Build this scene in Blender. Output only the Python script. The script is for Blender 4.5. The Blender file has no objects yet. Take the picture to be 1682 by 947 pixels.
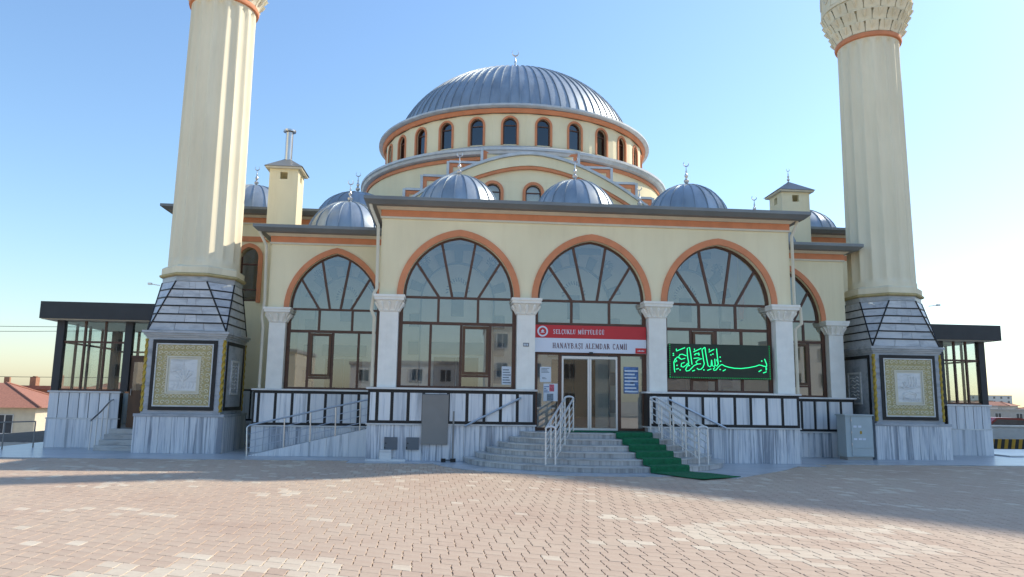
import bpy, math, random
import numpy as np
from mathutils import Matrix, Vector
random.seed(7)
S = bpy.context.scene
COL = S.collection
R = math.radians
PI = math.pi

# ------------------------------------------------------------------ camera
CAMP = Vector((-3.9, -20.38, 1.65))
PITCH, YAW, ROLL = R(8.5), R(4.8), 0.0153
fw = Vector((math.sin(YAW)*math.cos(PITCH), math.cos(YAW)*math.cos(PITCH), math.sin(PITCH)))
rt = Vector((math.cos(YAW), -math.sin(YAW), 0)); up = rt.cross(fw)
rt2 = rt*math.cos(ROLL) + up*math.sin(ROLL); up2 = up*math.cos(ROLL) - rt*math.sin(ROLL)
cam = bpy.data.cameras.new('camera'); cam.lens = 36*1219/1682; cam.sensor_width = 36
cam.clip_start = .1; cam.clip_end = 6000
co = bpy.data.objects.new('camera', cam); COL.objects.link(co)
M = Matrix((rt2, up2, -fw)).transposed().to_4x4(); M.translation = CAMP
co.matrix_world = M
S.camera = co

# ------------------------------------------------------------------ sky and sun
SUN_AZ, SUN_EL = R(20), R(40)          # azimuth from +x (right) towards +y (behind the mosque)
sdir = Vector((math.cos(SUN_AZ)*math.cos(SUN_EL), math.sin(SUN_AZ)*math.cos(SUN_EL), math.sin(SUN_EL)))
world = bpy.data.worlds.new('World'); S.world = world; world.use_nodes = True
wn = world.node_tree; bg = wn.nodes['Background']
sky = wn.nodes.new('ShaderNodeTexSky'); sky.sky_type = 'NISHITA'; sky.sun_disc = False
sky.sun_elevation = SUN_EL; sky.sun_rotation = R(90) - SUN_AZ
sky.altitude = 1000; sky.air_density = 1.6; sky.dust_density = 1.6; sky.ozone_density = 6.0
wn.links.new(sky.outputs[0], bg.inputs[0]); bg.inputs[1].default_value = 0.088
sl = bpy.data.lights.new('sun', 'SUN'); sl.energy = 2.0; sl.angle = R(1.0); sl.color = (1, .90, .74)
so = bpy.data.objects.new('sun', sl); COL.objects.link(so); so.location = (40, 12, 40)
so.rotation_euler = sdir.to_track_quat('Z', 'Y').to_euler()
S.view_settings.view_transform = 'Standard'; S.view_settings.look = 'None'
S.view_settings.exposure = 1.35; S.view_settings.gamma = 1

# ------------------------------------------------------------------ materials
def nt(name):
    m = bpy.data.materials.new(name); m.use_nodes = True
    t = m.node_tree; return m, t, t.nodes['Principled BSDF']
def N(t, typ, **kw):
    n = t.nodes.new(typ)
    for k, v in kw.items(): setattr(n, k, v)
    return n
def coords(t, scale=(1, 1, 1), rnd=True):
    tc = N(t, 'ShaderNodeTexCoord'); mp = N(t, 'ShaderNodeMapping')
    mp.inputs['Scale'].default_value = scale
    t.links.new(tc.outputs['Object'], mp.inputs['Vector'])
    if rnd:
        oi = N(t, 'ShaderNodeObjectInfo'); mu = N(t, 'ShaderNodeMath', operation='MULTIPLY')
        mu.inputs[1].default_value = 37.0
        t.links.new(oi.outputs['Random'], mu.inputs[0]); t.links.new(mu.outputs[0], mp.inputs['Location'])
    return mp.outputs[0]
def ramp(t, fac, stops):
    r = N(t, 'ShaderNodeValToRGB'); e = r.color_ramp.elements
    while len(e) < len(stops): e.new(.5)
    for el, (p, c) in zip(e, stops): el.position = p; el.color = (*c, 1)
    t.links.new(fac, r.inputs[0]); return r.outputs[0]
def noise(t, vec, scale, detail=4, rough=.55, dist=0):
    n = N(t, 'ShaderNodeTexNoise'); n.inputs['Scale'].default_value = scale
    n.inputs['Detail'].default_value = detail; n.inputs['Roughness'].default_value = rough
    n.inputs['Distortion'].default_value = dist
    t.links.new(vec, n.inputs['Vector']); return n.outputs['Fac']
def bump(t, b, h, strength=.2, dist=.02):
    n = N(t, 'ShaderNodeBump'); n.inputs['Strength'].default_value = strength; n.inputs['Distance'].default_value = dist
    t.links.new(h, n.inputs['Height']); t.links.new(n.outputs[0], b.inputs['Normal'])
def mul(c, k): return tuple(min(1, x*k) for x in c)
def plain(name, c, rough=.7, metal=0, var=.12, scale=3, bmp=.15, bscale=60, tall=1):
    m, t, b = nt(name)
    v = coords(t, (1, 1, tall)); f = noise(t, v, scale)
    t.links.new(ramp(t, f, [(.3, mul(c, 1-var)), (.7, mul(c, 1+var*.6))]), b.inputs['Base Color'])
    b.inputs['Roughness'].default_value = rough; b.inputs['Metallic'].default_value = metal
    if bmp: bump(t, b, noise(t, coords(t), bscale), bmp, .01)
    return m
def marble(name, lo, mid, hi, vert=True, rough=.3, sc=1.0, ang=0, crisp=1.0):
    m, t, b = nt(name)
    v = coords(t, (5.5*sc, 5.5*sc, .22*sc) if vert else (1.2*sc, 3*sc, 5*sc))
    if ang: v.node.inputs['Rotation'].default_value = (0, ang, 0)
    f = noise(t, v, 1.0, 6, .66, .45)
    c1 = ramp(t, f, [(.5-.17/crisp, lo), (.5-.06/crisp, mid), (.5+.01/crisp, hi), (.5+.1/crisp, mul(mid, 1.08)), (.5+.17/crisp, lo), (.5+.22/crisp, hi)])
    f2 = noise(t, coords(t, (1, 1, .3)), 1.6, 2)
    mx = N(t, 'ShaderNodeMix', data_type='RGBA', blend_type='MULTIPLY'); mx.inputs[0].default_value = 1
    t.links.new(c1, mx.inputs[6]); t.links.new(ramp(t, f2, [(.3, (.84, .86, .89)), (.7, (1, 1, 1))]), mx.inputs[7])
    oi = N(t, 'ShaderNodeObjectInfo'); m3 = N(t, 'ShaderNodeMix', data_type='RGBA', blend_type='MULTIPLY'); m3.inputs[0].default_value = 1
    t.links.new(mx.outputs[2], m3.inputs[6]); t.links.new(ramp(t, oi.outputs['Random'], [(0, (.80, .82, .84)), (1, (1.0, 1.0, 1.0))]), m3.inputs[7])
    t.links.new(m3.outputs[2], b.inputs['Base Color']); b.inputs['Roughness'].default_value = rough
    bump(t, b, noise(t, coords(t), 40), .05, .005)
    return m
def glass(name, tint, boost):
    m, t, b = nt(name); t.nodes.remove(b)
    tr = N(t, 'ShaderNodeBsdfTransparent'); tr.inputs[0].default_value = (*tint, 1)
    gl = N(t, 'ShaderNodeBsdfGlossy'); gl.inputs['Roughness'].default_value = .015
    gl.inputs[0].default_value = (.92, .96, 1, 1)
    fr = N(t, 'ShaderNodeFresnel'); fr.inputs[0].default_value = 1.5
    nb = N(t, 'ShaderNodeBump'); nb.inputs['Strength'].default_value = .02; nb.inputs['Distance'].default_value = .02
    t.links.new(noise(t, coords(t), 1.3, 1), nb.inputs['Height'])
    t.links.new(nb.outputs[0], gl.inputs['Normal'])
    ad = N(t, 'ShaderNodeMath', operation='ADD', use_clamp=True); ad.inputs[1].default_value = boost
    t.links.new(fr.outputs[0], ad.inputs[0])
    ge = N(t, 'ShaderNodeNewGeometry'); iv = N(t, 'ShaderNodeMath', operation='SUBTRACT'); iv.inputs[0].default_value = 1
    t.links.new(ge.outputs['Backfacing'], iv.inputs[1])
    fb = N(t, 'ShaderNodeMath', operation='MULTIPLY'); t.links.new(ad.outputs[0], fb.inputs[0]); t.links.new(iv.outputs[0], fb.inputs[1])
    mx = N(t, 'ShaderNodeMixShader')
    t.links.new(fb.outputs[0], mx.inputs[0]); t.links.new(tr.outputs[0], mx.inputs[1]); t.links.new(gl.outputs[0], mx.inputs[2])
    t.links.new(mx.outputs[0], t.nodes['Material Output'].inputs[0]); return m
def emit(name, c, s):
    m, t, b = nt(name); b.inputs['Base Color'].default_value = (*mul(c, .3), 1)
    b.inputs['Emission Color'].default_value = (*c, 1); b.inputs['Emission Strength'].default_value = s; return m
MT = dict(
 cream=plain('cream_render', (.88, .785, .535), .85, var=.07, scale=.9, bmp=.2, bscale=45, tall=.35),
 cream_stone=plain('minaret_stone', (.84, .76, .56), .8, var=.1, scale=1.2, bmp=.25, bscale=30, tall=.12),
 orange=plain('orange_paint', (.70, .265, .125), .75, var=.1, scale=2.5, bmp=.1),
 ivory=plain('ivory_moulding', (.70, .64, .50), .7, var=.08, bmp=.1),
 white=plain('white_paint', (.89, .87, .80), .55, var=.06, scale=4, bmp=.1),
 eave=plain('grey_eave_metal', (.22, .235, .24), .5, metal=.3, var=.15, scale=1, bmp=.05),
 zinc=plain('zinc_sheet', (.37, .425, .47), .42, metal=.55, var=.22, scale=1.4, bmp=.18, bscale=4, tall=.4),
 lead_trim=plain('lead_flashing', (.55, .58, .60), .5, metal=.3, var=.15, bmp=.1),
 brown=plain('brown_frame', (.10, .042, .024), .45, var=.2, scale=6, bmp=.05),
 wood=plain('brown_door_wood', (.11, .05, .022), .5, var=.3, scale=5, bmp=.1, tall=.1),
 black=plain('black_granite', (.008, .008, .010), .5, var=.3, bmp=0),
 anthracite=plain('anthracite_cladding', (.028, .031, .036), .5, var=.15, bmp=0),
 marble=marble('streaked_marble', (.46, .48, .50), (.76, .77, .78), (.90, .89, .87)),
 marble_s=marble('dark_streaked_marble', (.29, .32, .36), (.62, .64, .67), (.88, .87, .85), crisp=1.35, sc=.9),
 marble_d=marble('streaked_marble_diagonal', (.46, .48, .50), (.76, .77, .78), (.90, .89, .87), ang=.35),
 marble_h=marble('pale_marble', (.62, .605, .57), (.76, .745, .71), (.86, .84, .795), vert=False),
 marble_t=marble('taper_marble', (.44, .45, .47), (.56, .57, .59), (.66, .67, .68), vert=False),
 marble_g=marble('grey_marble', (.30, .32, .34), (.42, .44, .46), (.52, .53, .55), vert=False, sc=.7),
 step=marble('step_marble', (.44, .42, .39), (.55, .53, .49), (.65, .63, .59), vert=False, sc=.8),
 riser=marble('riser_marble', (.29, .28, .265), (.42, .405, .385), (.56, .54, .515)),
 apron=marble('apron_marble', (.38, .39, .41), (.48, .50, .52), (.56, .57, .58), vert=False, sc=.5),
 yellow=plain('carved_yellow_stone', (.74, .66, .45), .7, var=.15, scale=6),
 yellow_base=plain('carved_yellow_ground', (.50, .41, .20), .75, var=.15, scale=6),
 gold=plain('gold_paint', (.46, .31, .04), .45, metal=.3, var=.15, scale=8),
 steel=plain('brushed_steel', (.62, .62, .62), .28, metal=.9, var=.08, bmp=0),
 rail=plain('pale_steel_rail', (.72, .71, .69), .35, metal=.35, var=.06, bmp=0),
 carpet=plain('green_carpet', (.008, .135, .055), .95, var=.25, scale=12, bmp=.6, bscale=260),
 cabinet=plain('grey_cabinet_paint', (.44, .50, .51), .5, var=.05, bmp=.02),
 taupe=plain('taupe_board', (.25, .235, .215), .6, var=.06, bmp=.02),
 boxgrey=plain('dark_grey_box', (.13, .145, .16), .5, var=.08, bmp=0),
 red=plain('red_sign', (.56, .022, .03), .4, var=.05, bmp=0),
 signwhite=plain('white_sign', (.70, .74, .82), .4, var=.03, bmp=0),
 ink=plain('maroon_ink', (.12, .04, .06), .6, var=.1, bmp=0),
 paper=plain('paper', (.66, .72, .78), .7, var=.03, bmp=0),
 bluepaper=plain('blue_poster', (.10, .20, .42), .6, var=.7, scale=9, bmp=0),
 pinkprint=plain('pink_print', (.6, .12, .16), .6, var=.5, scale=20, bmp=0),
 greyprint=plain('grey_print', (.2, .25, .3), .6, var=.4, scale=20, bmp=0),
 ledboard=plain('led_board', (.003, .022, .013), .35, var=.2, bmp=0),
 led=emit('green_led', (.02, .85, .30), .62),
 led2=emit('green_led_border', (.0, .55, .12), .28),
 glass=glass('window_glass', (.90, .92, .92), .16),
 glass_clear=glass('porch_glass', (.86, .90, .90), .03),
 glass_dark=glass('drum_glass', (.10, .13, .18), .06),
 interior=plain('interior_plaster', (.82, .80, .74), .85, var=.06, bmp=.05),
 int_dark=plain('interior_grey_stone', (.30, .34, .38), .8, var=.15, bmp=.05),
 tile_floor=plain('interior_floor', (.34, .29, .24), .5, var=.15, bmp=0),
 roof_red=plain('red_roof_tiles', (.36, .155, .10), .85, var=.25, scale=8, bmp=.4, bscale=14),
 housewall=plain('house_plaster', (.66, .58, .44), .9, var=.08, bmp=.1),
 housebrick=plain('house_brick', (.38, .19, .11), .9, var=.2, bmp=.2),
 houseblock=plain('house_grey', (.42, .40, .37), .9, var=.1, bmp=.1),
 housewhite=plain('house_white', (.62, .61, .58), .9, var=.08, bmp=.1),
 window_dark=plain('dark_window', (.05, .06, .075), .15, var=.2, bmp=0),
 concrete=plain('concrete', (.40, .38, .35), .9, var=.12, bmp=.3),
 yblack=plain('barrier_black', (.02, .02, .02), .6, var=.2, bmp=0),
 yyellow=plain('barrier_yellow', (.55, .30, .02), .6, var=.15, bmp=0),
 wire=plain('wire_black', (.02, .02, .02), .6, var=.1, bmp=0),
 carpaint=plain('car_paint_red', (.25, .02, .02), .3, var=.05, bmp=0),
 teal=plain('teal_notice', (.05, .25, .24), .5, var=.1, bmp=0),
 soil=plain('dry_ground', (.38, .32, .24), .95, var=.25, scale=.3, bmp=.4, bscale=4),
)
# pavers: colour from a per-paver value, with dust and grain
def paver_mat():
    m, t, b = nt('concrete_paver')
    at = N(t, 'ShaderNodeAttribute'); at.attribute_name = 'tint'
    oi = N(t, 'ShaderNodeObjectInfo')
    base = ramp(t, at.outputs['Fac'], [(0, (.49, .375, .29)), (.3, (.52, .405, .31)), (.7, (.55, .435, .335)), (.8, (.60, .51, .40)), (1, (.67, .59, .47))])
    f = noise(t, coords(t, rnd=False), 14, 6, .7); f2 = noise(t, coords(t, rnd=False), .45, 6, .65)
    mx = N(t, 'ShaderNodeMix', data_type='RGBA', blend_type='MULTIPLY'); mx.inputs[0].default_value = 1
    t.links.new(base, mx.inputs[6]); t.links.new(ramp(t, f, [(.25, (.86, .85, .84)), (.7, (1.04, 1.04, 1.03))]), mx.inputs[7])
    m2 = N(t, 'ShaderNodeMix', data_type='RGBA', blend_type='MULTIPLY'); m2.inputs[0].default_value = 1
    t.links.new(mx.outputs[2], m2.inputs[6]); t.links.new(ramp(t, f2, [(.28, (.86, .79, .77)), (.45, (.97, .93, .91)), (.62, (1, 1, .98))]), m2.inputs[7])
    t.links.new(m2.outputs[2], b.inputs['Base Color']); b.inputs['Roughness'].default_value = .85
    bump(t, b, noise(t, coords(t, rnd=False), 120), .25, .004); return m
MT['paver'] = paver_mat()
def streak(m, lo):
    t = m.node_tree; b = t.nodes['Principled BSDF']; src = b.inputs['Base Color'].links[0].from_socket
    f = noise(t, coords(t, (3.2, 3.2, .25)), 1.0, 6, .7); g = noise(t, coords(t, (.6, .6, .6)), 1.0, 3)
    mx = N(t, 'ShaderNodeMix', data_type='RGBA', blend_type='MULTIPLY'); mx.inputs[0].default_value = 1
    m2 = N(t, 'ShaderNodeMix', data_type='RGBA', blend_type='MULTIPLY'); m2.inputs[0].default_value = 1
    t.links.new(src, mx.inputs[6]); t.links.new(ramp(t, f, [(.28, lo), (.5, (1, 1, 1))]), mx.inputs[7])
    t.links.new(mx.outputs[2], m2.inputs[6]); t.links.new(ramp(t, g, [(.3, (.95, .94, .92)), (.6, (1, 1, 1))]), m2.inputs[7])
    t.links.new(m2.outputs[2], b.inputs['Base Color'])
streak(MT['cream'], (.955, .945, .93)); streak(MT['cream_stone'], (.93, .92, .90)); streak(MT['orange'], (.92, .90, .89)); streak(MT['zinc'], (.84, .85, .88)); streak(MT['white'], (.94, .935, .92))
MT['square'] = plain('paved_square', (.61, .48, .355), .9, var=.12, scale=2, bmp=.3, bscale=20)
MT['joint'] = plain('sand_joint', (.09, .07, .055), .95, var=.3, scale=5, bmp=.2)

# ------------------------------------------------------------------ mesh helpers
class MB:
    def __init__(s): s.v = []; s.f = []
    def quad(s, *p):
        n = len(s.v); s.v += [tuple(q) for q in p]; s.f.append(tuple(range(n, n+len(p)))); return s
    def box(s, x0, x1, y0, y1, z0, z1):
        n = len(s.v)
        s.v += [(x0,y0,z0),(x1,y0,z0),(x1,y1,z0),(x0,y1,z0),(x0,y0,z1),(x1,y0,z1),(x1,y1,z1),(x0,y1,z1)]
        s.f += [tuple(n+i for i in q) for q in ((0,3,2,1),(4,5,6,7),(0,1,5,4),(1,2,6,5),(2,3,7,6),(3,0,4,7))]; return s
    def frustum(s, x0, x1, y0, y1, z0, X0, X1, Y0, Y1, z1):
        n = len(s.v)
        s.v += [(x0,y0,z0),(x1,y0,z0),(x1,y1,z0),(x0,y1,z0),(X0,Y0,z1),(X1,Y0,z1),(X1,Y1,z1),(X0,Y1,z1)]
        s.f += [tuple(n+i for i in q) for q in ((0,3,2,1),(4,5,6,7),(0,1,5,4),(1,2,6,5),(2,3,7,6),(3,0,4,7))]; return s
    def loft(s, a, b, cap=True):
        n = len(s.v); k = len(a); s.v += [tuple(p) for p in a] + [tuple(p) for p in b]
        for i in range(k): j = (i+1) % k; s.f.append((n+i, n+j, n+k+j, n+k+i))
        if cap: s.f.append(tuple(range(n+k-1, n-1, -1))); s.f.append(tuple(range(n+k, n+2*k)))
        return s
    def prism_y(s, poly, y0, y1):     # poly of (x,z)
        return s.loft([(x, y0, z) for x, z in poly], [(x, y1, z) for x, z in poly])
    def prism_z(s, poly, z0, z1):
        return s.loft([(x, y, z0) for x, y in poly], [(x, y, z1) for x, y in poly])
    def bar(s, p0, p1, w, y0, y1):    # flat bar in the xz plane
        (x0, z0), (x1, z1) = p0, p1; L = math.hypot(x1-x0, z1-z0); a, b = -(z1-z0)/L*w/2, (x1-x0)/L*w/2
        return s.prism_y([(x0+a,z0+b),(x0-a,z0-b),(x1-a,z1-b),(x1+a,z1+b)], y0, y1)
    def lathe(s, prof, n=24, cx=0, cy=0, cap=True):
        rows = [[(cx+r*math.cos(2*PI*i/n), cy+r*math.sin(2*PI*i/n), z) for i in range(n)] for r, z in prof]
        return s.rows(rows, True, cap)
    def rows(s, rows, closed=True, cap=True):
        b = len(s.v); k = len(rows[0])
        for r in rows: s.v += [tuple(p) for p in r]
        for j in range(len(rows)-1):
            for i in range(k if closed else k-1):
                i2 = (i+1) % k; s.f.append((b+j*k+i, b+j*k+i2, b+(j+1)*k+i2, b+(j+1)*k+i))
        if cap and closed:
            s.f.append(tuple(range(b+k-1, b-1, -1))); m = b+(len(rows)-1)*k; s.f.append(tuple(range(m, m+k)))
        return s
    def tube(s, path, r, n=8):
        P = [Vector(p) for p in path]; rows = []; prev = None
        for i, p in enumerate(P):
            d = (P[min(i+1, len(P)-1)] - P[max(i-1, 0)]).normalized()
            if prev is None:
                u = d.cross(Vector((0, 0, 1)));
                if u.length < .05: u = d.cross(Vector((1, 0, 0)))
            else: u = prev - d*prev.dot(d)
            u.normalize(); prev = u; w = d.cross(u); rr = r[i] if isinstance(r, (list, tuple)) else r
            rows.append([p + u*rr*math.cos(2*PI*k/n) + w*rr*math.sin(2*PI*k/n) for k in range(n)])
        return s.rows(rows, True, True)
    def merge(s, o, M):
        n = len(s.v); s.v += [tuple(M @ Vector(p)) for p in o.v]; s.f += [tuple(n+i for i in f) for f in o.f]; return s

ORG = {}
def link(o, parent, origin):
    COL.objects.link(o); ORG[o.name] = Vector(origin)
    if parent is not None:
        o.parent = parent; o.location = Vector(origin) - ORG[parent.name]
    else: o.location = origin
def props(o, label=None, cat=None, group=None, kind=None):
    if label: o['label'] = label
    if cat: o['category'] = cat
    if group: o['group'] = group
    if kind: o['kind'] = kind
    return o
def thing(name, loc, label, cat, group=None):
    o = bpy.data.objects.new(name, None); o.empty_display_size = .3; link(o, None, loc); return props(o, label, cat, group)
def mesh_of(name, mb, mat, smooth=False, org=(0, 0, 0)):
    me = bpy.data.meshes.new(name)
    ox, oy, oz = org
    me.from_pydata([(x-ox, y-oy, z-oz) for x, y, z in mb.v], [], mb.f)
    import bmesh
    bm = bmesh.new(); bm.from_mesh(me)
    bmesh.ops.recalc_face_normals(bm, faces=bm.faces); bm.to_mesh(me); bm.free()
    if mat: me.materials.append(MT[mat] if isinstance(mat, str) else mat)
    if smooth:
        me.shade_smooth(); me.set_sharp_from_angle(angle=R(38))
    me.update(); return me
def obj(name, mb, mat, parent=None, smooth=False, **kw):
    xs = [p[0] for p in mb.v]; ys = [p[1] for p in mb.v]; zs = [p[2] for p in mb.v]
    org = ((min(xs)+max(xs))/2, (min(ys)+max(ys))/2, min(zs))
    o = bpy.data.objects.new(name, mesh_of(name, mb, mat, smooth, org)); link(o, parent, org); return props(o, **kw)
def inst(name, me, parent, loc, rz=0, scale=None, **kw):
    o = bpy.data.objects.new(name, me); link(o, parent, loc); o.rotation_euler.z = rz
    if scale: o.scale = scale
    return props(o, **kw)
def dup(root, loc, rz=None, **kw):
    c = root.copy(); COL.objects.link(c); ORG[c.name] = Vector(loc); c.location = loc
    if rz is not None: c.rotation_euler.z = rz
    for ch in list(root.children):
        d = ch.copy(); COL.objects.link(d); d.parent = c
        for g in list(ch.children):
            e = g.copy(); COL.objects.link(e); e.parent = d
    return props(c, **kw)

def arch_pts(cx, w, zs, h, n=24):
    """left spring -> right spring"""
    out = []
    if h >= w*.98:
        r = (w*w+h*h)/(2*w); a = math.acos(max(-1, min(1, (r-w)/r)))
        L = [(cx-w+r+r*math.cos(PI-a*i/(n//2)), zs+r*math.sin(PI-a*i/(n//2))) for i in range(n//2+1)]
        out = L + [(2*cx-x, z) for x, z in L[-2::-1]]
    else:
        out = [(cx-w*math.cos(PI*i/n), zs+h*(max(0, math.sin(PI*i/n))**.9)) for i in range(n+1)]
    return out
def arch_wall(mb, x0, x1, z0, z1, y0, y1, ops, n=24):
    x = x0
    for cx, w, zb, zs, h in sorted(ops):
        if cx-w > x+1e-4: mb.box(x, cx-w, y0, y1, z0, z1)
        if zb > z0+1e-4: mb.box(cx-w, cx+w, y0, y1, z0, zb)
        P = arch_pts(cx, w, zs, h, n)
        for (xa, za), (xb, zb2) in zip(P[:-1], P[1:]):
            mb.quad((xa,y0,za),(xb,y0,zb2),(xb,y0,z1),(xa,y0,z1)); mb.quad((xb,y1,zb2),(xa,y1,za),(xa,y1,z1),(xb,y1,z1))
            mb.quad((xa,y0,za),(xa,y1,za),(xb,y1,zb2),(xb,y0,zb2)); mb.quad((xa,y0,z1),(xb,y0,z1),(xb,y1,z1),(xa,y1,z1))
        x = cx+w
    if x1 > x+1e-4: mb.box(x, x1, y0, y1, z0, z1)
    return mb
def arch_ring(mb, cx, w1, h1, w2, h2, zs, y0, y1, zb=None, n=24):
    A = arch_pts(cx, w1, zs, h1, n); B = arch_pts(cx, w2, zs, h2, n)
    if zb is not None: A = [(cx-w1, zb)]+A+[(cx+w1, zb)]; B = [(cx-w2, zb)]+B+[(cx+w2, zb)]
    rows = [[(a[0], y0, a[1]), (b[0], y0, b[1]), (b[0], y1, b[1]), (a[0], y1, a[1])] for a, b in zip(A, B)]
    return mb.rows(rows, True, True)

# ------------------------------------------------------------------ ground and plaza
def terrain():
    xs = sorted(set([-2500,-1200,-600,-300,-150,-90,-60,-45,-36,-30,-26,-22,-10,0,10,20,23,26,30,36,45,60,90,150,300,600,1200,2500]))
    ys = sorted(set([-1500,-500,-200,-120,-90,-60,-30,-10,0,10,20,26,30,34,40,48,60,90,150,300,600,1200,3000]))
    def h(x, y):
        dx = max(-22-x, x-23, 0); dy = max(y-30, 0); d = math.hypot(dx, dy) if y > -70 else 0
        t = max(0, min(1, d/12)); t = t*t*(3-2*t); return -.06 - 5.4*t
    mb = MB(); mb.rows([[(x, y, h(x, y)) for x in xs] for y in ys], False, False)
    return obj('ground', mb, 'soil', kind='structure')
terrain()
plaza = obj('plaza', MB().box(-21.5, 22.5, -19.2, 26, -.055, -.014), 'joint', kind='structure')
obj('square', MB().box(-60, 60, -56, -19.25, -.055, -.002), 'square', kind='structure')
obj('square', MB().box(-60, -21.55, -19.24, -4, -.055, -.002), 'square', kind='structure'); obj('square', MB().box(22.55, 60, -19.24, -12, -.055, -.002), 'square', kind='structure')
# S-shaped interlocking pavers laid on a grid turned 25 degrees
PL, PW, PA = .22, .21, R(-25.4)
ca, sa = math.cos(PA), math.sin(PA)
def paver_outline(n_end=6, n_len=1):
    def ex(t): return .042*math.cos(PI*t) if 0 < t < 1 else (.042 if t <= 0 else -.042)
    def ey(s): return 0
    g = .0055; h = .0016; P = []
    for i in range(n_len): s = i/n_len; P.append((s*(PL-2*g) - PL/2 + g + ex(0), -PW/2 + h))
    for i in range(n_end): t = i/n_end; P.append((PL/2 + ex(t) - g, -PW/2 + h + t*(PW-2*h)))
    for i in range(n_len): s = 1-i/n_len; P.append((s*(PL-2*g) - PL/2 + g + ex(1), PW/2 - h))
    for i in range(n_end): t = 1-i/n_end; P.append((-PL/2 + ex(t) + g, -PW/2 + h + t*(PW-2*h)))
    return P
OUT = paver_outline(); K = len(OUT)
def inside(p, poly):
    x, y = p; c = False; j = len(poly)-1
    for i in range(len(poly)):
        xi, yi = poly[i]; xj, yj = poly[j]
        if (yi > y) != (yj > y) and x < (xj-xi)*(y-yi)/(yj-yi)+xi: c = not c
        j = i
    return c
DIA = [(-1.03,-10.38),(.2,-9.7),(1.02,-9.62),(1.5,-10.4),(2.0,-11.9),(.9,-12.3),(-.3,-12.45),(-.6,-11.6)]
DCX, DCY = sum(p[0] for p in DIA)/8, sum(p[1] for p in DIA)/8
DIN = [(DCX+(x-DCX)*.66, DCY+(y-DCY)*.66) for x, y in DIA]
BAND = [(-7.9,-13.2),(-5.5,-12.2),(-5.0,-12.35),(-4.7,-13.4),(-5.1,-13.4),(-5.35,-12.75),(-7.6,-13.6)]
BLD = [(-6.05,6.3,-.1,3),(-9.7,9.0,2.3,8),(-12.65,-10.2,1.5,4.1),(9.1,11.65,1.5,4.1),(-16.3,-13,3.5,9),(12.2,14.5,3.5,9),(-13,12,4,25)]
def on_apron(x, y):
    for a, b, c, d in BLD:
        if a < x < b and c < y < d: return True
    if y > -.2 and y < 26 and -17.3 < x < 16.2: return True
    if -6.4 < x < 6.2 and y > -.95: return True
    if (x/4.3)**2 + ((y+.3)/3.55)**2 < 1 and y < 0: return True
    if 1.2 < x < 5.4 and y > -3.6+ (x-1.2)*.62: return True
    return False
rng = np.random.default_rng(3)
def cl(x, y):
    return math.sin(x*1.3+y*.7)*math.sin(y*1.7-x*.4+1.3) + .6*math.sin(x*2.9-1)*math.sin(y*3.3+2)
pav = []
ext = 260
for j in range(-170, 150):
    for i in range(-150, 150):
        a = (i + .5*((j//2) % 2))*PL; b = j*PW
        x = a*ca - b*sa; y = a*sa + b*ca - 8.0
        if not (-21 < x < 22 and -19 < y < 6): continue
        if y > 0 and -17 < x < 16: continue
        if on_apron(x, y): continue
        u = rng.random(); t = .25 + .4*u
        q = cl(x, y)
        if u > .985 or (q > .85 and rng.random() < .45): t = .8 + .2*rng.random()
        if y > -6.5 and rng.random() < .07: t = .88
        if inside((x, y), DIA):
            t = .84+.08*rng.random() if (not inside((x, y), DIN) or j % 4 == 0) else .70
        if inside((x, y), BAND): t = .88
        dz = rng.normal()*.0009
        pav.append((x, y, t, dz))
pav = np.array(pav)
dep = (pav[:,0]-CAMP.x)*fw.x + (pav[:,1]-CAMP.y)*fw.y + (0-CAMP.z)*fw.z
lat = (pav[:,0]-CAMP.x)*rt.x + (pav[:,1]-CAMP.y)*rt.y
ver = (pav[:,0]-CAMP.x)*up.x + (pav[:,1]-CAMP.y)*up.y - CAMP.z*up.z
vis = (dep > 1) & (np.abs(lat/np.maximum(dep, .1)) < .68) & (ver/np.maximum(dep, .1) > -.385)
order = np.argsort(np.where(vis, dep, 1e6))
near = order[:300]; rest = order[300:]
ol = np.array(OUT); rot = np.array([[ca, -sa], [sa, ca]])
def paver_mesh(name, P):
    n = len(P); o2 = ol @ rot.T; inn = (ol*[.968, .985]) @ rot.T
    V = np.zeros((n, 3*K, 3))
    V[:, :K, :2] = P[:, None, :2] + inn; V[:, :K, 2] = P[:, 3:4]
    V[:, K:2*K, :2] = P[:, None, :2] + o2; V[:, K:2*K, 2] = P[:, 3:4] - .005
    V[:, 2*K:, :2] = P[:, None, :2] + o2; V[:, 2*K:, 2] = -.03
    V = V.reshape(-1, 3)
    idx = []; start = []; pos = 0; base = []
    tpl = [list(range(K))]
    for i in range(K):
        k = (i+1) % K
        tpl.append([K+i, K+k, k, i])
    for i in range(0, K):
        k = (i+1) % K; tpl.append([2*K+i, 2*K+k, K+k, K+i])
    lens = [len(f) for f in tpl]; flat = np.concatenate([np.array(f) for f in tpl])
    loops = (flat[None, :] + (np.arange(n)*3*K)[:, None]).ravel()
    lt = np.tile(lens, n); ls = np.concatenate([[0], np.cumsum(lt)[:-1]])
    me = bpy.data.meshes.new(name); me.vertices.add(len(V)); me.vertices.foreach_set('co', V.ravel())
    me.loops.add(len(loops)); me.loops.foreach_set('vertex_index', loops.astype(np.int32))
    me.polygons.add(len(lt)); me.polygons.foreach_set('loop_start', ls.astype(np.int32))
    at = me.attributes.new('tint', 'FLOAT', 'POINT'); at.data.foreach_set('value', np.repeat(P[:, 2], 3*K).astype(np.float32))
    me.update(calc_edges=True); me.validate(); me.shade_flat(); me.materials.append(MT['paver']); return me
shared = {}
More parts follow.
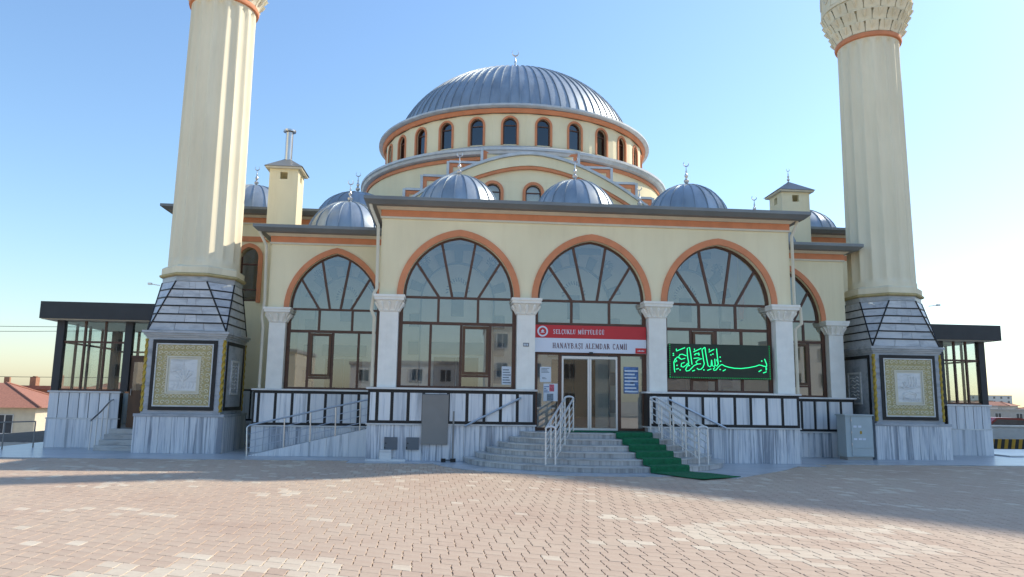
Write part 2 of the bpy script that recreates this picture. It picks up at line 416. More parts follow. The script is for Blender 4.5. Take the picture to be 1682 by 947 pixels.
for k in near:
    x, y, t, dz = pav[k]; key = round(t*8)/8
    if key not in shared: shared[key] = paver_mesh('paver', np.array([[0, 0, key, 0]]))
    inst('paver', shared[key], plaza, (x, y, dz), rz=rng.normal()*.004)
o = bpy.data.objects.new('paver_field', paver_mesh('paver_field', pav[rest])); link(o, plaza, (0, 0, 0)); props(o, kind='stuff')
# marble apron at the foot of the mosque
ap = [(-17.3, -.2), (-6.4, -.2), (-6.4, -.95), (-4.2, -.95)]
for i in range(1, 13):
    a = PI + .19 + (PI*.62-.19)*(i-1)/11; ap.append((4.3*math.cos(a), -.3+3.55*math.sin(a)))
ap += [(2.5, -4.1), (4.6, -2.0), (5.4, -.95), (6.2, -.95), (6.2, -.2), (16.2, -.2), (16.2, 14), (-17.3, 14)]
obj('apron', MB().prism_z(ap, -.03, .012), 'apron', kind='structure')

# ------------------------------------------------------------------ the mosque
mq = thing('mosque', (-1, 0, 0), 'cream mosque with orange arch trims and large grey metal dome', 'mosque')
def prt(name, mb, mat, parent=mq, smooth=False, **kw): return obj(name, mb, mat, parent, smooth, **kw)
BAYS = [-3.66, .06, 3.74]; COLX = [-5.54, -1.79, 1.90, 5.57]
# portico front wall, centre block
wall = MB(); arch_wall(wall, -5.84, 5.86, 4.42, 6.93, 0, .38, [(c, 1.53, 4.42, 4.42, 1.72) for c in BAYS], 32)
for x0, x1 in ((-5.84, -5.5), (5.52, 5.86)): wall.box(x0, x1, .383, 6.0, .0, 6.93)
prt('portico_wall', wall, 'cream')
for c in BAYS: prt('arch_trim', arch_ring(MB(), c, 1.53, 1.72, 1.70, 1.90, 4.422, -.05, .1, n=32), 'orange', smooth=True)
def frieze(x0, x1, y0, y1, zt, over, parent=mq):
    """orange band, mouldings, grey eave round three sides of a block whose wall faces are x0,x1,y0"""
    def ring(mb, o, za, zb, t=.06):
        mb.box(x0-o, x1+o, y0-o, y0-o+t, za, zb); mb.box(x0-o, x0-o+t, y0-o+t, y1, za, zb); mb.box(x1+o-t, x1+o, y0-o+t, y1, za, zb); return mb
    prt('lower_moulding', ring(MB(), .045, zt-.52, zt-.465, .044), 'ivory', parent)
    prt('orange_band', ring(MB(), .03, zt-.462, zt-.28, .029), 'orange', parent)
    m = MB(); m.frustum(x0-.06, x1+.06, y0-.06, y1, zt-.277, x0-.16, x1+.16, y0-.16, y1, zt-.203)
    prt('upper_moulding', m, 'ivory', parent)
    m = MB(); m.frustum(x0-over*.72, x1+over*.72, y0-over*.72, y1, zt-.20, x0-over, x1+over, y0-over, y1, zt-.09); m.box(x0-over, x1+over, y0-over, y1, zt-.089, zt)
    prt('eave', m, 'eave', parent)
frieze(-5.84, 5.86, 0, 6, 7.10, .48)
# wings
WC = [(-7.42, -9.42, -5.845), (6.72, 5.865, 8.92)]
for c, x0, x1 in WC:
    w = MB(); arch_wall(w, x0, x1, 4.30, 6.62, 2.6, 2.95, [(c, 1.36, 4.30, 4.30, 1.74)] if c < 0 else [(c+.06, 1.3, 4.30, 4.30, 1.74)], 28)
    if c < 0: w.box(x0, x0+.3, 2.953, 6, 0, 6.62)
    else: w.box(x1-.3, x1, 2.953, 6, 0, 6.62)
    prt('wing_wall', w, 'cream')
    prt('arch_trim', arch_ring(MB(), c, 1.36, 1.74, 1.52, 1.91, 4.302, 2.55, 2.7, n=28) if c < 0 else arch_ring(MB(), c+.06, 1.3, 1.74, 1.46, 1.91, 4.302, 2.55, 2.7, n=28), 'orange', smooth=True)
frieze(-9.42, -5.85, 2.6, 6, 6.80, .48); frieze(5.87, 8.92, 2.6, 6, 6.80, .48)
# columns
def column(x, y, z0, z1, w):
    sh = prt('column', MB().box(x-w/2, x+w/2, y-w/2, y+w/2, z0, z1-.46), 'white')
    cap = MB(); rows = []
    for k, (s, z) in enumerate([(.50, 0), (.56, .03), (.50, .05), (.53, .12), (.60, .2), (.68, .27), (.74, .30), (.78, .31)]):
        s = s*w; zz = z1-.458+z
        rows.append([(x+sx*s, y+sy*s, zz) for sx, sy in ((-1,-1),(1,-1),(1,1),(-1,1))])
    cap.rows(rows)
    prt('capital', cap, 'white', sh)
    ab = MB().box(x-w*.80, x+w*.80, y-w*.80, y+w*.80, z1-.145, z1-.07); ab.box(x-w*.84, x+w*.84, y-w*.84, y+w*.84, z1-.069, z1)
    prt('abacus', ab, 'white', sh)
    lf = MB()                         # carved leaves on the capital front and sides
    for q in range(3):
        for side in range(4):
            m2 = MB(); u = (q-1)*w*.34
            m2.tube([(u, -w*.51, z1-.41), (u*1.1, -w*.60, z1-.32), (u*1.25, -w*.72, z1-.23), (u*1.3, -w*.78, z1-.19)], [.035, .04, .045, .02], 6)
            lf.merge(m2, Matrix.Translation((x, y, 0)) @ Matrix.Rotation(side*PI/2, 4, 'Z'))
    prt('carved_leaves', lf, 'white', sh, True)
for x in COLX: column(x, .12, 1.925, 4.418, .50)
column(-9.08, 2.72, 1.86, 4.298, .48); column(8.50, 2.72, 1.86, 4.298, .48)
# wainscot of marble: black backing, panels, slabs below
def wainscot(x0, x1, yf, yb, ztop, zmid, edges, cut=None, diag=False):
    bk = prt('wainscot', MB().box(x0, x1, yf, yb, zmid+.0, ztop-.05), 'black')
    for a, b in zip(edges[:-1], edges[1:]):
        if cut and a >= cut[0]-.01 and b <= cut[1]+.01: continue
        prt('marble_panel', MB().box(a+.042, b-.042, yf-.012, yf+.01, zmid+.075, ztop-.135), 'marble', bk)
    prt('cap_stone', MB().box(x0-.05, x1+.05, yf-.06, yb, ztop-.048, ztop), 'marble_h', bk)
    prt('ledge', MB().box(x0-.03, x1+.03, yf-.03, yb, zmid-.04, zmid-.003), 'marble_h', bk)
    pl = prt('plinth', MB().box(x0+.02, x1-.02, yf+.03, yb, .013, zmid-.043), 'concrete')
    n = max(2, round((x1-x0)/.37)); xs = [x0 + (x1-x0)*i/n + (random.uniform(-.05, .05) if 0 < i < n else 0) for i in range(n+1)]
    for a, b in zip(xs[:-1], xs[1:]):
        prt('marble_slab', MB().box(a+.004, b-.004, yf+.002+random.uniform(0, .007), yf+.028, .014, zmid-.044), 'marble_d' if diag and random.random() < .5 else 'marble_s', pl)
    return bk
def split(a, b, n): return [a+(b-a)*i/n for i in range(n+1)]
wainscot(-6.0, -1.53, -.25, .42, 1.92, .98, [-5.98, -5.75, -5.36, -4.93, -4.53, -3.87, -3.37, -2.91, -2.47, -2.02, -1.56])
wainscot(1.56, 5.86, -.25, .42, 1.92, .98, [1.58]+split(1.74, 5.82, 9))
wainscot(-9.62, -6.01, 2.35, 2.95, 1.86, .80, [-9.6]+split(-9.45, -6.05, 7), diag=True)
wainscot(5.87, 8.93, 2.35, 2.95, 1.86, .80, split(5.9, 8.9, 7), diag=True)
# side return of the centre block
for x0, x1 in ((-6.0, -5.843), (5.863, 5.99)):
    s = prt('side_wainscot', MB().box(x0, x1, .424, 2.34, .013, 1.9), 'black')
    for a, b in zip(split(.45, 2.3, 4)[:-1], split(.45, 2.3, 4)[1:]):
        xx = x0 if x0 < 0 else x1
        prt('marble_panel', MB().box(xx-.012, xx+.012, a+.03, b-.03, 1.04, 1.8), 'marble', s)
        prt('marble_slab', MB().box(xx-.012, xx+.012, a-.02, b+.02, .02, .95), 'marble', s)

# glazing
def pane(poly, y, parent, mat='glass'): return prt('pane', MB().prism_y(poly, y, y+.008), mat, parent)
def rect_pane(x0, x1, z0, z1, y, parent, mat='glass'): return pane([(x0,z0),(x1,z0),(x1,z1),(x0,z1)], y, parent, mat)
def fan_window(cx, w, zs, h, y, z_mid, z_bot, up_m, lo_m, sash=None, lower=True, xl=None, xr=None):
    fr = MB(); arch_ring(fr, cx, w-.075, h-.085, w-.002, h-.003, zs+.03, y, y+.09, n=32); fr.box(cx-w+.002, cx+w-.002, y-.004, y+.086, zs-.035, zs+.028)
    f = prt('window_frame', fr, 'brown')
    # fan bars
    bots = [-.36*w, -.12*w, .12*w, .36*w]; iw, ih = w-.07, h-.08
    P = arch_pts(cx, iw, zs+.03, ih, 64); L = len(P)-1
    tops = [P[int(L*.215)], P[int(L*.40)], P[int(L*.60)], P[int(L*.785)]]; ti = [0, int(L*.215), int(L*.40), int(L*.60), int(L*.785), L]
    for b, t in zip(bots, tops): prt('fan_bar', MB().bar((cx+b, zs+.02), t, .07, y+.004, y+.07), 'brown', f)
    bl = [(cx-iw, zs+.02)] + [(cx+b, zs+.02) for b in bots] + [(cx+iw, zs+.02)]
    for k in range(5):
        arc = P[ti[k]:ti[k+1]+1]
        poly = [bl[k], bl[k+1]] + arc[::-1] if k not in (0, 4) else ([bl[0], bl[1]] + arc[::-1] if k == 0 else [bl[4], bl[5]] + arc[::-1])
        pane(poly, y+.035, f)
    # rows under the transom
    x0 = cx-w+.0 if xl is None else xl; x1 = cx+w if xr is None else xr
    j = MB(); zb = z_bot
    prt('jamb', MB().box(x0, x0+.1, y, y+.09, zb, zs-.037), 'brown', f); prt('jamb', MB().box(x1-.1, x1, y, y+.09, zb, zs-.037), 'brown', f)
    prt('transom', MB().box(x0+.101, x1-.101, y, y+.085, z_mid-.04, z_mid+.04), 'brown', f)
    W = x1-x0; ue = [x0+.1] + [x0+u*W for u in up_m] + [x1-.1]
    for u in ue[1:-1]: prt('mullion', MB().box(u-.035, u+.035, y+.005, y+.08, z_mid+.041, zs-.036), 'brown', f)
    for a, b in zip(ue[:-1], ue[1:]): rect_pane(a, b, z_mid+.03, zs-.03, y+.035, f)
    if lower:
        le = [x0+.1] + [x0+u*W for u in lo_m] + [x1-.1]
        prt('sill_bar', MB().box(x0+.101, x1-.101, y-.01, y+.09, zb, zb+.06), 'brown', f)
        for u in le[1:-1]: prt('mullion', MB().box(u-.035, u+.035, y+.005, y+.08, zb+.061, z_mid-.041), 'brown', f)
        for k, (a, b) in enumerate(zip(le[:-1], le[1:])):
            rect_pane(a, b, zb+.05, z_mid-.03, y+.04, f)
            if k == sash:
                zz = zb+.38; s = MB(); a2, b2 = a+.04, b-.04; t = .075
                s.box(a2, b2, y-.03, y+.03, zz, zz+t); s.box(a2, b2, y-.03, y+.03, z_mid-.06-t, z_mid-.06)
                s.box(a2, a2+t, y-.03, y+.03, zz+t, z_mid-.06-t); s.box(b2-t, b2, y-.03, y+.03, zz+t, z_mid-.06-t)
                prt('sash', s, 'wood', f)
                prt('sash_rail', MB().box(a, b, y+.004, y+.07, zz-.07, zz-.01), 'brown', f)
    return f
fan_window(BAYS[0], 1.53, 4.42, 1.72, .16, 3.70, 1.925, [.33, .67], [.27, .53, .78], 2, xl=-5.28, xr=-2.05)
fan_window(BAYS[2], 1.53, 4.42, 1.72, .16, 3.70, 1.925, [.33, .67], [.25, .48, .72], 1, xl=2.16, xr=5.31)
fc = fan_window(BAYS[1], 1.53, 4.42, 1.72, .16, 3.76, .82, [.33, .67], [], None, lower=False, xl=-1.53, xr=1.64)
fan_window(-7.42, 1.36, 4.30, 1.74, 2.72, 3.62, 1.865, [.34, .70], [.24, .50, .78], 1, xl=-8.83, xr=-6.05)
fan_window(6.78, 1.3, 4.30, 1.74, 2.72, 3.62, 1.865, [.34, .70], [.24, .50, .76], 2, xl=5.9, xr=8.25)
# entrance: head bar, side lights, sliding glass door leaves
prt('door_head', MB().box(-1.429, 1.539, .15, .27, 2.90, 2.985), 'brown', fc)
for x in (-.80, .87): prt('mullion', MB().box(x-.045, x+.045, .16, .25, .82, 2.899), 'brown', fc)
prt('floor_bar', MB().box(-1.429, -.846, .16, .25, .82, .90), 'brown', fc); prt('floor_bar', MB().box(.916, 1.539, .16, .25, .82, .90), 'brown', fc)
rect_pane(-1.43, -.84, .89, 2.90, .20, fc); rect_pane(.91, 1.54, .89, 2.90, .20, fc); rect_pane(-1.43, 1.54, 2.98, 3.73, .20, fc)
for x0, x1 in ((-.752, .028), (.034, .822)):
    l = MB(); t = .05
    l.box(x0, x1, .17, .21, .83, .90); l.box(x0, x1, .17, .21, 2.80, 2.87); l.box(x0, x0+t, .17, .21, .90, 2.80); l.box(x1-t, x1, .17, .21, .90, 2.80)
    d = prt('door_leaf', l, 'rail'); rect_pane(x0+t-.01, x1-t+.01, .895, 2.805, .186, d, 'glass_clear')
# inside the portico
prt('interior_floor', MB().box(-5.49, 5.51, .43, 5.95, .70, .815), 'tile_floor')
prt('interior_ceiling', MB().box(-5.49, 5.51, .39, 5.95, 6.72, 6.80), 'interior')
prt('interior_floor', MB().box(-9.1, -5.85, 2.96, 5.95, .70, .81), 'tile_floor'); prt('interior_floor', MB().box(5.88, 8.6, 2.96, 5.95, .70, .81), 'tile_floor')
prt('interior_ceiling', MB().box(-9.1, -5.85, 2.96, 5.95, 6.5, 6.58), 'interior'); prt('interior_ceiling', MB().box(5.88, 8.6, 2.96, 5.95, 6.5, 6.58), 'interior')
prt('inner_wall', MB().box(-5.49, 5.51, 3.06, 3.2, .816, 6.715), 'interior'); prt('inner_wall', MB().box(-9.11, -5.86, 5.80, 5.96, .815, 6.495), 'interior'); prt('inner_wall', MB().box(5.87, 8.61, 5.80, 5.96, .815, 6.495), 'interior')
def portal(cx, w, zs, Y):
    r = prt('portal', arch_ring(MB(), cx, w, w*1.06, w+.05, w*1.06+.05, zs, Y-.09, Y-.004, zb=.82), 'int_dark')
    n = 15; A = arch_pts(cx, w+.07, zs, (w+.07)*1.06, 60)
    for k in range(n):
        q = []; rr = .36 if k % 2 else .27
        for t in ((k+.05)/n, (k+.95)/n):
            i = t*(len(A)-1); i0 = min(int(i), len(A)-2); f = i-i0
            q.append((A[i0][0]*(1-f)+A[i0+1][0]*f, A[i0][1]*(1-f)+A[i0+1][1]*f))
        o2 = [(cx+(x-cx)*(1+rr/w), zs+(z-zs)*(1+rr/w)) for x, z in q]
        prt('voussoir', MB().prism_y([q[0], q[1], o2[1], o2[0]], Y-.04-.02*(k % 2), Y-.003), 'int_dark' if k % 2 else 'interior', r)
    for s_ in (-1, 1): prt('door_leaf', MB().box(min(cx+s_*.01, cx+s_*w*.62), max(cx+s_*.01, cx+s_*w*.62), Y-.06, Y-.005, .83, zs*.62), 'wood', r)
    prt('carved_head', MB().box(cx-w*.75, cx+w*.75, Y-.07, Y-.004, zs*.64, zs*.72), 'int_dark', r)
    for sx in (-1, 1):
        m = MB(); ex, ez = cx+sx*w*.98, zs+w*1.12
        for k in range(12):
            a_ = 2*PI*k/12; m.tube([(ex+.06*math.cos(a_), Y-.01, ez+.06*math.sin(a_)), (ex+.15*math.cos(a_+.3), Y-.012, ez+.15*math.sin(a_+.3)), (ex+.2*math.cos(a_), Y-.01, ez+.2*math.sin(a_))], .02, 5)
        prt('rosette', m, 'int_dark', r)
    m = MB()
    for k in range(14):
        a_ = PI*k/13; m.tube([(cx+.30*math.cos(a_), Y-.02, zs+.28+.34*math.sin(a_)), (cx+.38*math.cos(a_+.1), Y-.025, zs+.28+.46*math.sin(a_+.1))], .022, 5)
    m.box(cx-.2, cx+.2, Y-.03, Y-.004, zs-.5, zs+.28); prt('niche_ornament', m, 'int_dark', r)
    for k in range(9):
        for s_ in (-1, 1):
            d = .32 if k % 2 else .24; xa, xb = sorted((cx+s_*(w+.06), cx+s_*(w+.06+d)))
            prt('quoin', MB().box(xa, xb, Y-.05, Y-.003, .85+k*(zs-.85)/9, .85+(k+.93)*(zs-.85)/9), 'int_dark' if k % 2 else 'interior', r)
    prt('inscription_band', MB().box(cx-w*.8, cx+w*.8, Y-.03, Y-.003, zs+w*1.45, zs+w*1.45+.2), 'int_dark', r)
for c in BAYS: portal(c, 1.12, 4.72, 3.06)
portal(-7.5, 1.0, 4.75, 5.80)

# downpipes
def downpipe(x, y, zt, path):
    prt('downpipe', MB().tube(path, .046, 10), 'ivory', smooth=True)
downpipe(0, 0, 0, [(-6.15, -.28, 6.92), (-6.12, -.26, 6.8), (-5.93, -.08, 6.35), (-5.90, -.07, 4.6), (-5.97, -.10, 4.45), (-6.02, -.12, 4.0), (-5.94, -.06, 3.8), (-5.93, -.05, 1.93)])
downpipe(0, 0, 0, [(6.10, -.10, 6.9), (6.05, -.08, 6.75), (5.93, -.06, 6.45), (5.93, -.06, 4.45), (6.08, -.1, 4.35), (6.10, -.1, 3.9), (5.93, -.05, 3.75), (5.93, -.05, 1.93)])
downpipe(0, 0, 0, [(-9.75, 2.3, 6.62), (-9.55, 2.5, 6.2), (-9.5, 2.52, 4.5), (-9.55, 2.5, 4.0), (-9.5, 2.52, 3.7), (-9.5, 2.52, 1.87)])

# hall body
hw = MB(); arch_wall(hw, -13.4, 11.4, .0, 7.9, 6.0, 6.4, [(-10.97, .32, 4.9, 6.45, .36), (9.95, .32, 4.9, 6.45, .36)], 16)
hw.box(-13.4, -13.0, 6.403, 22, 0, 7.9); hw.box(11.0, 11.4, 6.403, 22, 0, 7.9); hw.box(-12.99, 10.99, 21.6, 22, 0, 7.9)
prt('hall_wall', hw, 'cream')
frieze(-13.4, 11.4, 6.0, 22, 8.16, .55)
prt('orange_string_course', MB().box(-13.43, -9.44, 5.96, 5.998, 7.02, 7.2), 'orange'); prt('orange_string_course', MB().box(8.94, 11.43, 5.96, 5.998, 7.02, 7.2), 'orange')
for c in (-10.97, 9.95):
    f = prt('hall_window', arch_ring(MB(), c, .32, .36, .46, .50, 6.45, 5.93, 6.1, zb=4.86), 'orange', smooth=True)
    m = MB(); m.box(c-.32, c-.27, 6.15, 6.2, 4.9, 6.5); m.box(c+.27, c+.32, 6.15, 6.2, 4.9, 6.5); m.box(c-.27, c+.27, 6.15, 6.2, 6.2, 6.26); m.box(c-.27, c+.27, 6.15, 6.2, 4.9, 4.97); m.box(c-.27, c+.27, 6.15, 6.2, 5.3, 5.35)
    prt('casement', m, 'brown', f); pane([(c-.31, 4.92)]+[(c+.31, 4.92)]+arch_pts(c, .31, 6.45, .34, 16)[::-1], 6.17, f)
# left and right hall wainscot
for x0, x1 in ((-13.4, -9.64), (8.95, 11.4)):
    bk = prt('hall_wainscot', MB().box(x0, x1, 5.86, 5.998, .013, 1.86), 'black')
    for a, b in zip(split(x0, x1, 8)[:-1], split(x0, x1, 8)[1:]):
        prt('marble_panel', MB().box(a+.03, b-.03, 5.845, 5.87, .86, 1.8), 'marble', bk); prt('marble_slab', MB().box(a+.002, b-.002, 5.84, 5.87, .02, .8), 'marble_d', bk)

# ------------------------------------------------------------------ domes
def finial(parent, x, y, z, s):
    m = MB(); m.lathe([(.10*s, 0), (.09*s, .04*s), (.03*s, .10*s), (.10*s, .19*s), (.11*s, .25*s), (.035*s, .34*s), (.075*s, .43*s), (.08*s, .47*s), (.025*s, .56*s), (.045*s, .63*s), (.02*s, .70*s), (.014*s, .86*s)], 12)
    cr = [(.11*s*math.cos(a), 0, .97*s+.11*s*math.sin(a)) for a in [R(125+290*i/16) for i in range(17)]]
    m.tube(cr, [.004*s+.020*s*math.sin(PI*i/16) for i in range(17)], 6)
    mb = MB(); mb.merge(m, Matrix.Translation((x, y, z)))
    return prt('finial', mb, 'gold' if s < 1 and False else 'steel', parent, True)
GORE = {}
def gore(r, h, n, rows, seam, p0=0.0):
    key = (r, h, n, rows)
    if key in GORE: return GORE[key]
    a = 2*PI/n; L = []
    for j in range(rows+1):
        ph = p0+(PI/2*.985-p0)*j/rows; rad = r*math.cos(ph); z = h*math.sin(ph)
        nx, nz = math.cos(ph)/r, math.sin(ph)/h; q = math.hypot(nx, nz); nx, nz = nx/q*seam, nz/q*seam
        d = min(a*.35, seam*.9/max(rad, .02))
        L.append([(rad*math.cos(t)+e*nx*math.cos(t), rad*math.sin(t)+e*nx*math.sin(t), z+e*nz) for t, e in ((-a/2, 0), (0, .0), (a/2-d, 0), (a/2-d, 1), (a/2, 1), (a/2, 0))])
    m = MB(); m.rows(L, False, False)
    me = mesh_of('sheet', m, 'zinc', True); GORE[key] = me; return me
def dome(x, y, z, r, h, n, rows, seam, fs, name='dome', collar=True):
    base = MB(); base.lathe([(r*1.03, z-.12), (r*1.05, z-.06), (r*1.03, z+.0), (r*.97, z+.012)], 48, x, y)
    d = prt(name, base, 'lead_trim', smooth=True)
    me = gore(r, h, n, rows, seam)
    for k in range(n): inst('sheet', me, d, (x, y, z), rz=2*PI*k/n+.05)
    finial(d, x, y, z+h*.985, fs); return d
for bx in (-3.72, -.07, 3.55): dome(bx, 2.1, 7.12, 1.32, 1.38, 20, 10, .03, .78)
dome(-7.35, 4.3, 6.82, 1.35, 1.28, 20, 10, .03, .78); dome(6.72, 4.3, 6.82, 1.35, 1.28, 20, 10, .03, .78)
dome(-11.6, 8.6, 8.3, 1.6, 1.45, 20, 10, .03, .8); dome(10.35, 8.6, 8.3, 1.6, 1.3, 20, 10, .03, .8)
dome(-7.75, 9.2, 8.5, 1.6, 1.3, 20, 10, .03, .85); dome(6.1, 9.2, 8.5, 1.6, 1.3, 20, 10, .03, .85)
dome(2.9, 5.5, 8.17, .55, .45, 12, 8, .025, .8)
prt('flat_roof', MB().box(-13.3, 11.3, 6.05, 21.9, 8.17, 8.24), 'zinc')
prt('roof_sheet', MB().box(-5.8, 5.8, .05, 5.4, 7.105, 7.112), 'zinc')
# drum and main dome
DX, DY = -1.02, 14.0
ring = MB(); ring.lathe([(6.85, 8.25), (6.85, 11.0), (6.95, 11.02)], 84, DX, DY, cap=False)
prt('lower_drum', ring, 'cream', smooth=True)
prt('orange_band', MB().lathe([(6.86, 10.80), (6.92, 10.80), (6.92, 10.93), (6.86, 10.93)], 84, DX, DY, cap=False), 'orange', smooth=True)
prt('drum_cornice', MB().lathe([(6.90, 10.955), (7.06, 11.0), (7.10, 11.1), (7.16, 11.13), (7.16, 11.22), (7.05, 11.25), (6.2, 11.62)], 84, DX, DY, cap=False), 'lead_trim', smooth=True)
NW = 28; RD = 6.05; hwid = RD*math.tan(PI/NW)
seg = MB(); arch_wall(seg, -hwid, hwid, 11.3, 13.0, 0, .35, [(0, .275, 11.72, 12.55, .285)], 12)
dm = MB()
for k in range(NW):
    a = 2*PI*(k+.5)/NW
    dm.merge(seg, Matrix.Translation((DX, DY, 0)) @ Matrix.Rotation(a, 4, 'Z') @ Matrix.Translation((0, -RD, 0)))
prt('drum', dm, 'cream')
tr = arch_ring(MB(), 0, .275, .285, .355, .365, 12.55, -.04, .06, zb=11.70, n=12)
trm = mesh_of('drum_window', tr, 'orange', True)
fr = MB(); arch_ring(fr, 0, .232, .242, .273, .283, 12.55, .08, .15, zb=11.73, n=12); fr.box(-.232, .232, .085, .14, 12.52, 12.56); frm = mesh_of('casement', fr, 'brown')
pn = MB(); pn.prism_y([(-.25, 11.73), (.25, 11.73)]+arch_pts(0, .25, 12.55, .26, 12)[::-1], .12, .126); pnm = mesh_of('pane', pn, 'glass_dark')
for k in range(NW):
    a = 2*PI*(k+.5)/NW; p = (DX+RD*math.sin(a), DY-RD*math.cos(a), 0)
    w = inst('drum_window', trm, mq, p, a)
    for nm, me in (('casement', frm), ('pane', pnm)):
        c = bpy.data.objects.new(nm, me); COL.objects.link(c); c.parent = w
prt('orange_band', MB().lathe([(6.10, 13.01), (6.18, 13.01), (6.25, 13.16), (6.10, 13.16)], 84, DX, DY, cap=False), 'orange', smooth=True)
prt('dome_rim', MB().lathe([(6.12, 13.175), (6.36, 13.19), (6.42, 13.24), (6.42, 13.31), (6.36, 13.33), (5.5, 13.52)], 84, DX, DY, cap=False), 'lead_trim', smooth=True)
md = prt('main_dome', MB().lathe([(5.72, 12.6), (5.75, 12.75), (5.70, 12.78)], 84, DX, DY, cap=False), 'lead_trim', smooth=True)
gm = gore(5.70, 4.47, 80, 22, .045)
for k in range(80): inst('sheet', gm, md, (DX, DY, 12.68), rz=2*PI*k/80)
finial(md, DX, DY, 12.68+4.43, 1.5)
# stepped front with the great arch
TX = -.95
st = MB()
lev = [(1.83, 11.16), (3.12, 10.56), (4.1, 9.98), (4.75, 9.42), (5.6, 8.9)]
zprev = 8.24
for k in range(len(lev)-1, -1, -1):
    w, z = lev[k]; st.box(TX-w, TX+w, 7.15, 8.6, zprev, z); zprev = z
prt('stepped_wall', st, 'cream')
fl = MB()
for w, z in lev[:-1]:
    for s in (-1, 1): fl.box(min(TX+s*(w-.0), TX+s*(w+.10)), max(TX+s*(w-.0), TX+s*(w+.10)), 7.05, 8.6, z-.55, z+.06)
pw = 0
for w, z in lev:
    for s in (-1, 1): fl.box(min(TX+s*pw, TX+s*(w-.003)), max(TX+s*pw, TX+s*(w-.003)), 7.05, 8.6, z+.003, z+.09)
    pw = w+.103
prt('step_flashing', fl, 'lead_trim')
ob = MB(); pw = 0
for w, z in lev:
    for s in (-1, 1):
        ob.box(min(TX+s*pw, TX+s*w), max(TX+s*pw, TX+s*w), 7.10, 7.149, z-.14, z-.01); ob.box(min(TX+s*(w-.14), TX+s*w), max(TX+s*(w-.14), TX+s*w), 7.10, 7.149, z-.5, z-.143)
    pw = w+.105
prt('orange_band', ob, 'orange')
def garch(w, h, zs, n=40): return [(TX-w*math.cos(PI*i/n), zs+h*(1-abs(math.cos(PI*i/n))**1.75)) for i in range(n+1)]
def gring(mb, w1, h1, w2, h2, zs, y0, y1):
    A, B = garch(w1, h1, zs), garch(w2, h2, zs)
    return mb.rows([[(a[0], y0, a[1]), (b[0], y0, b[1]), (b[0], y1, b[1]), (a[0], y1, a[1])] for a, b in zip(A, B)], True, True)
prt('great_arch', gring(MB(), 5.0, 2.22, 5.35, 2.62, 8.25, 6.72, 7.09), 'cream', smooth=True)
prt('orange_band', gring(MB(), 4.86, 2.10, 4.99, 2.21, 8.25, 6.76, 7.0), 'orange', smooth=True)
prt('arch_flashing', gring(MB(), 5.36, 2.63, 5.48, 2.74, 8.25, 6.62, 7.12), 'lead_trim', smooth=True)
ty = MB(); ops = [(TX+q, .30, 9.0, 9.45, .30) for q in (-1.45, .1, 1.6)]
A = garch(4.9, 2.14, 8.25)
tyw = MB(); arch_wall(tyw, TX-2.6, TX+2.6, 8.25, 9.85, 6.9, 7.1, ops, 12)
tyw.prism_y([p for p in A if p[1] > 9.85 and abs(p[0]-TX) < 3.3] , 6.9, 7.1)
for s in (-1, 1): tyw.prism_y([(TX+s*2.6, 8.25)]+[(TX+s*2.6, 9.85)]+[(TX+s*abs(x-TX), z) for x, z in A if abs(x-TX) > 2.6 and z < 9.86 and x <= TX][::-1], 6.9, 7.1)
prt('tympanum', tyw, 'cream')
for cx, w, zb, zs, h in ops:
    f = prt('tympanum_window', arch_ring(MB(), cx, .30, .30, .41, .41, 9.45, 6.84, 6.95, zb=9.0, n=14), 'orange', smooth=True)
    m = MB(); arch_ring(m, cx, .25, .25, .298, .298, 9.45, 6.97, 7.02, zb=9.01, n=14); m.box(cx-.25, cx+.25, 6.97, 7.02, 9.42, 9.47); prt('casement', m, 'brown', f)
    pane([(cx-.27, 9.02), (cx+.27, 9.02)]+arch_pts(cx, .27, 9.45, .27, 12)[::-1], 6.99, f, 'glass')
# chimneys
def chimney(x0, x1, y0, y1, z0, z1, pipe):
    c = MB(); t = .12; xm = (x0+x1)/2; ym = (y0+y1)/2
    c.box(x0, x1, y0, y1, z0, z1-.34)
    for a, b in ((x0, xm-.12), (xm+.12, x1)): c.box(a, b, y0, y0+t, z1-.339, z1-.1); c.box(a, b, y1-t, y1, z1-.339, z1-.1)
    for a, b in ((y0+t+.001, ym-.12), (ym+.12, y1-t-.001)): c.box(x0, x0+t, a, b, z1-.339, z1-.1); c.box(x1-t, x1, a, b, z1-.339, z1-.1)
    c.box(x0, x1, y0, y1, z1-.099, z1)
    ch = prt('chimney', c, 'cream')
    prt('coping', MB().box(x0-.12, x1+.12, y0-.12, y1+.12, z1+.002, z1+.06), 'ivory', ch)
    r = MB(); r.frustum(x0-.16, x1+.16, y0-.16, y1+.16, z1+.062, xm-.04, xm+.04, ym-.04, ym+.04, z1+.50); prt('chimney_roof', r, 'eave', ch)
    if pipe:
        p = MB(); p.lathe([(.125, z1+.35), (.125, z1+1.42)], 16, xm, ym); p.lathe([(.21, z1+1.44), (.21, z1+1.5), (.05, z1+1.56)], 16, xm, ym); prt('flue_pipe', p, 'steel', ch, True)
    else: finial(ch, xm, ym, z1+.48, .5)
chimney(-9.95, -9.02, 3.9, 4.85, 6.7, 9.08, True); chimney(7.55, 8.55, 3.9, 4.9, 6.7, 8.98, False)

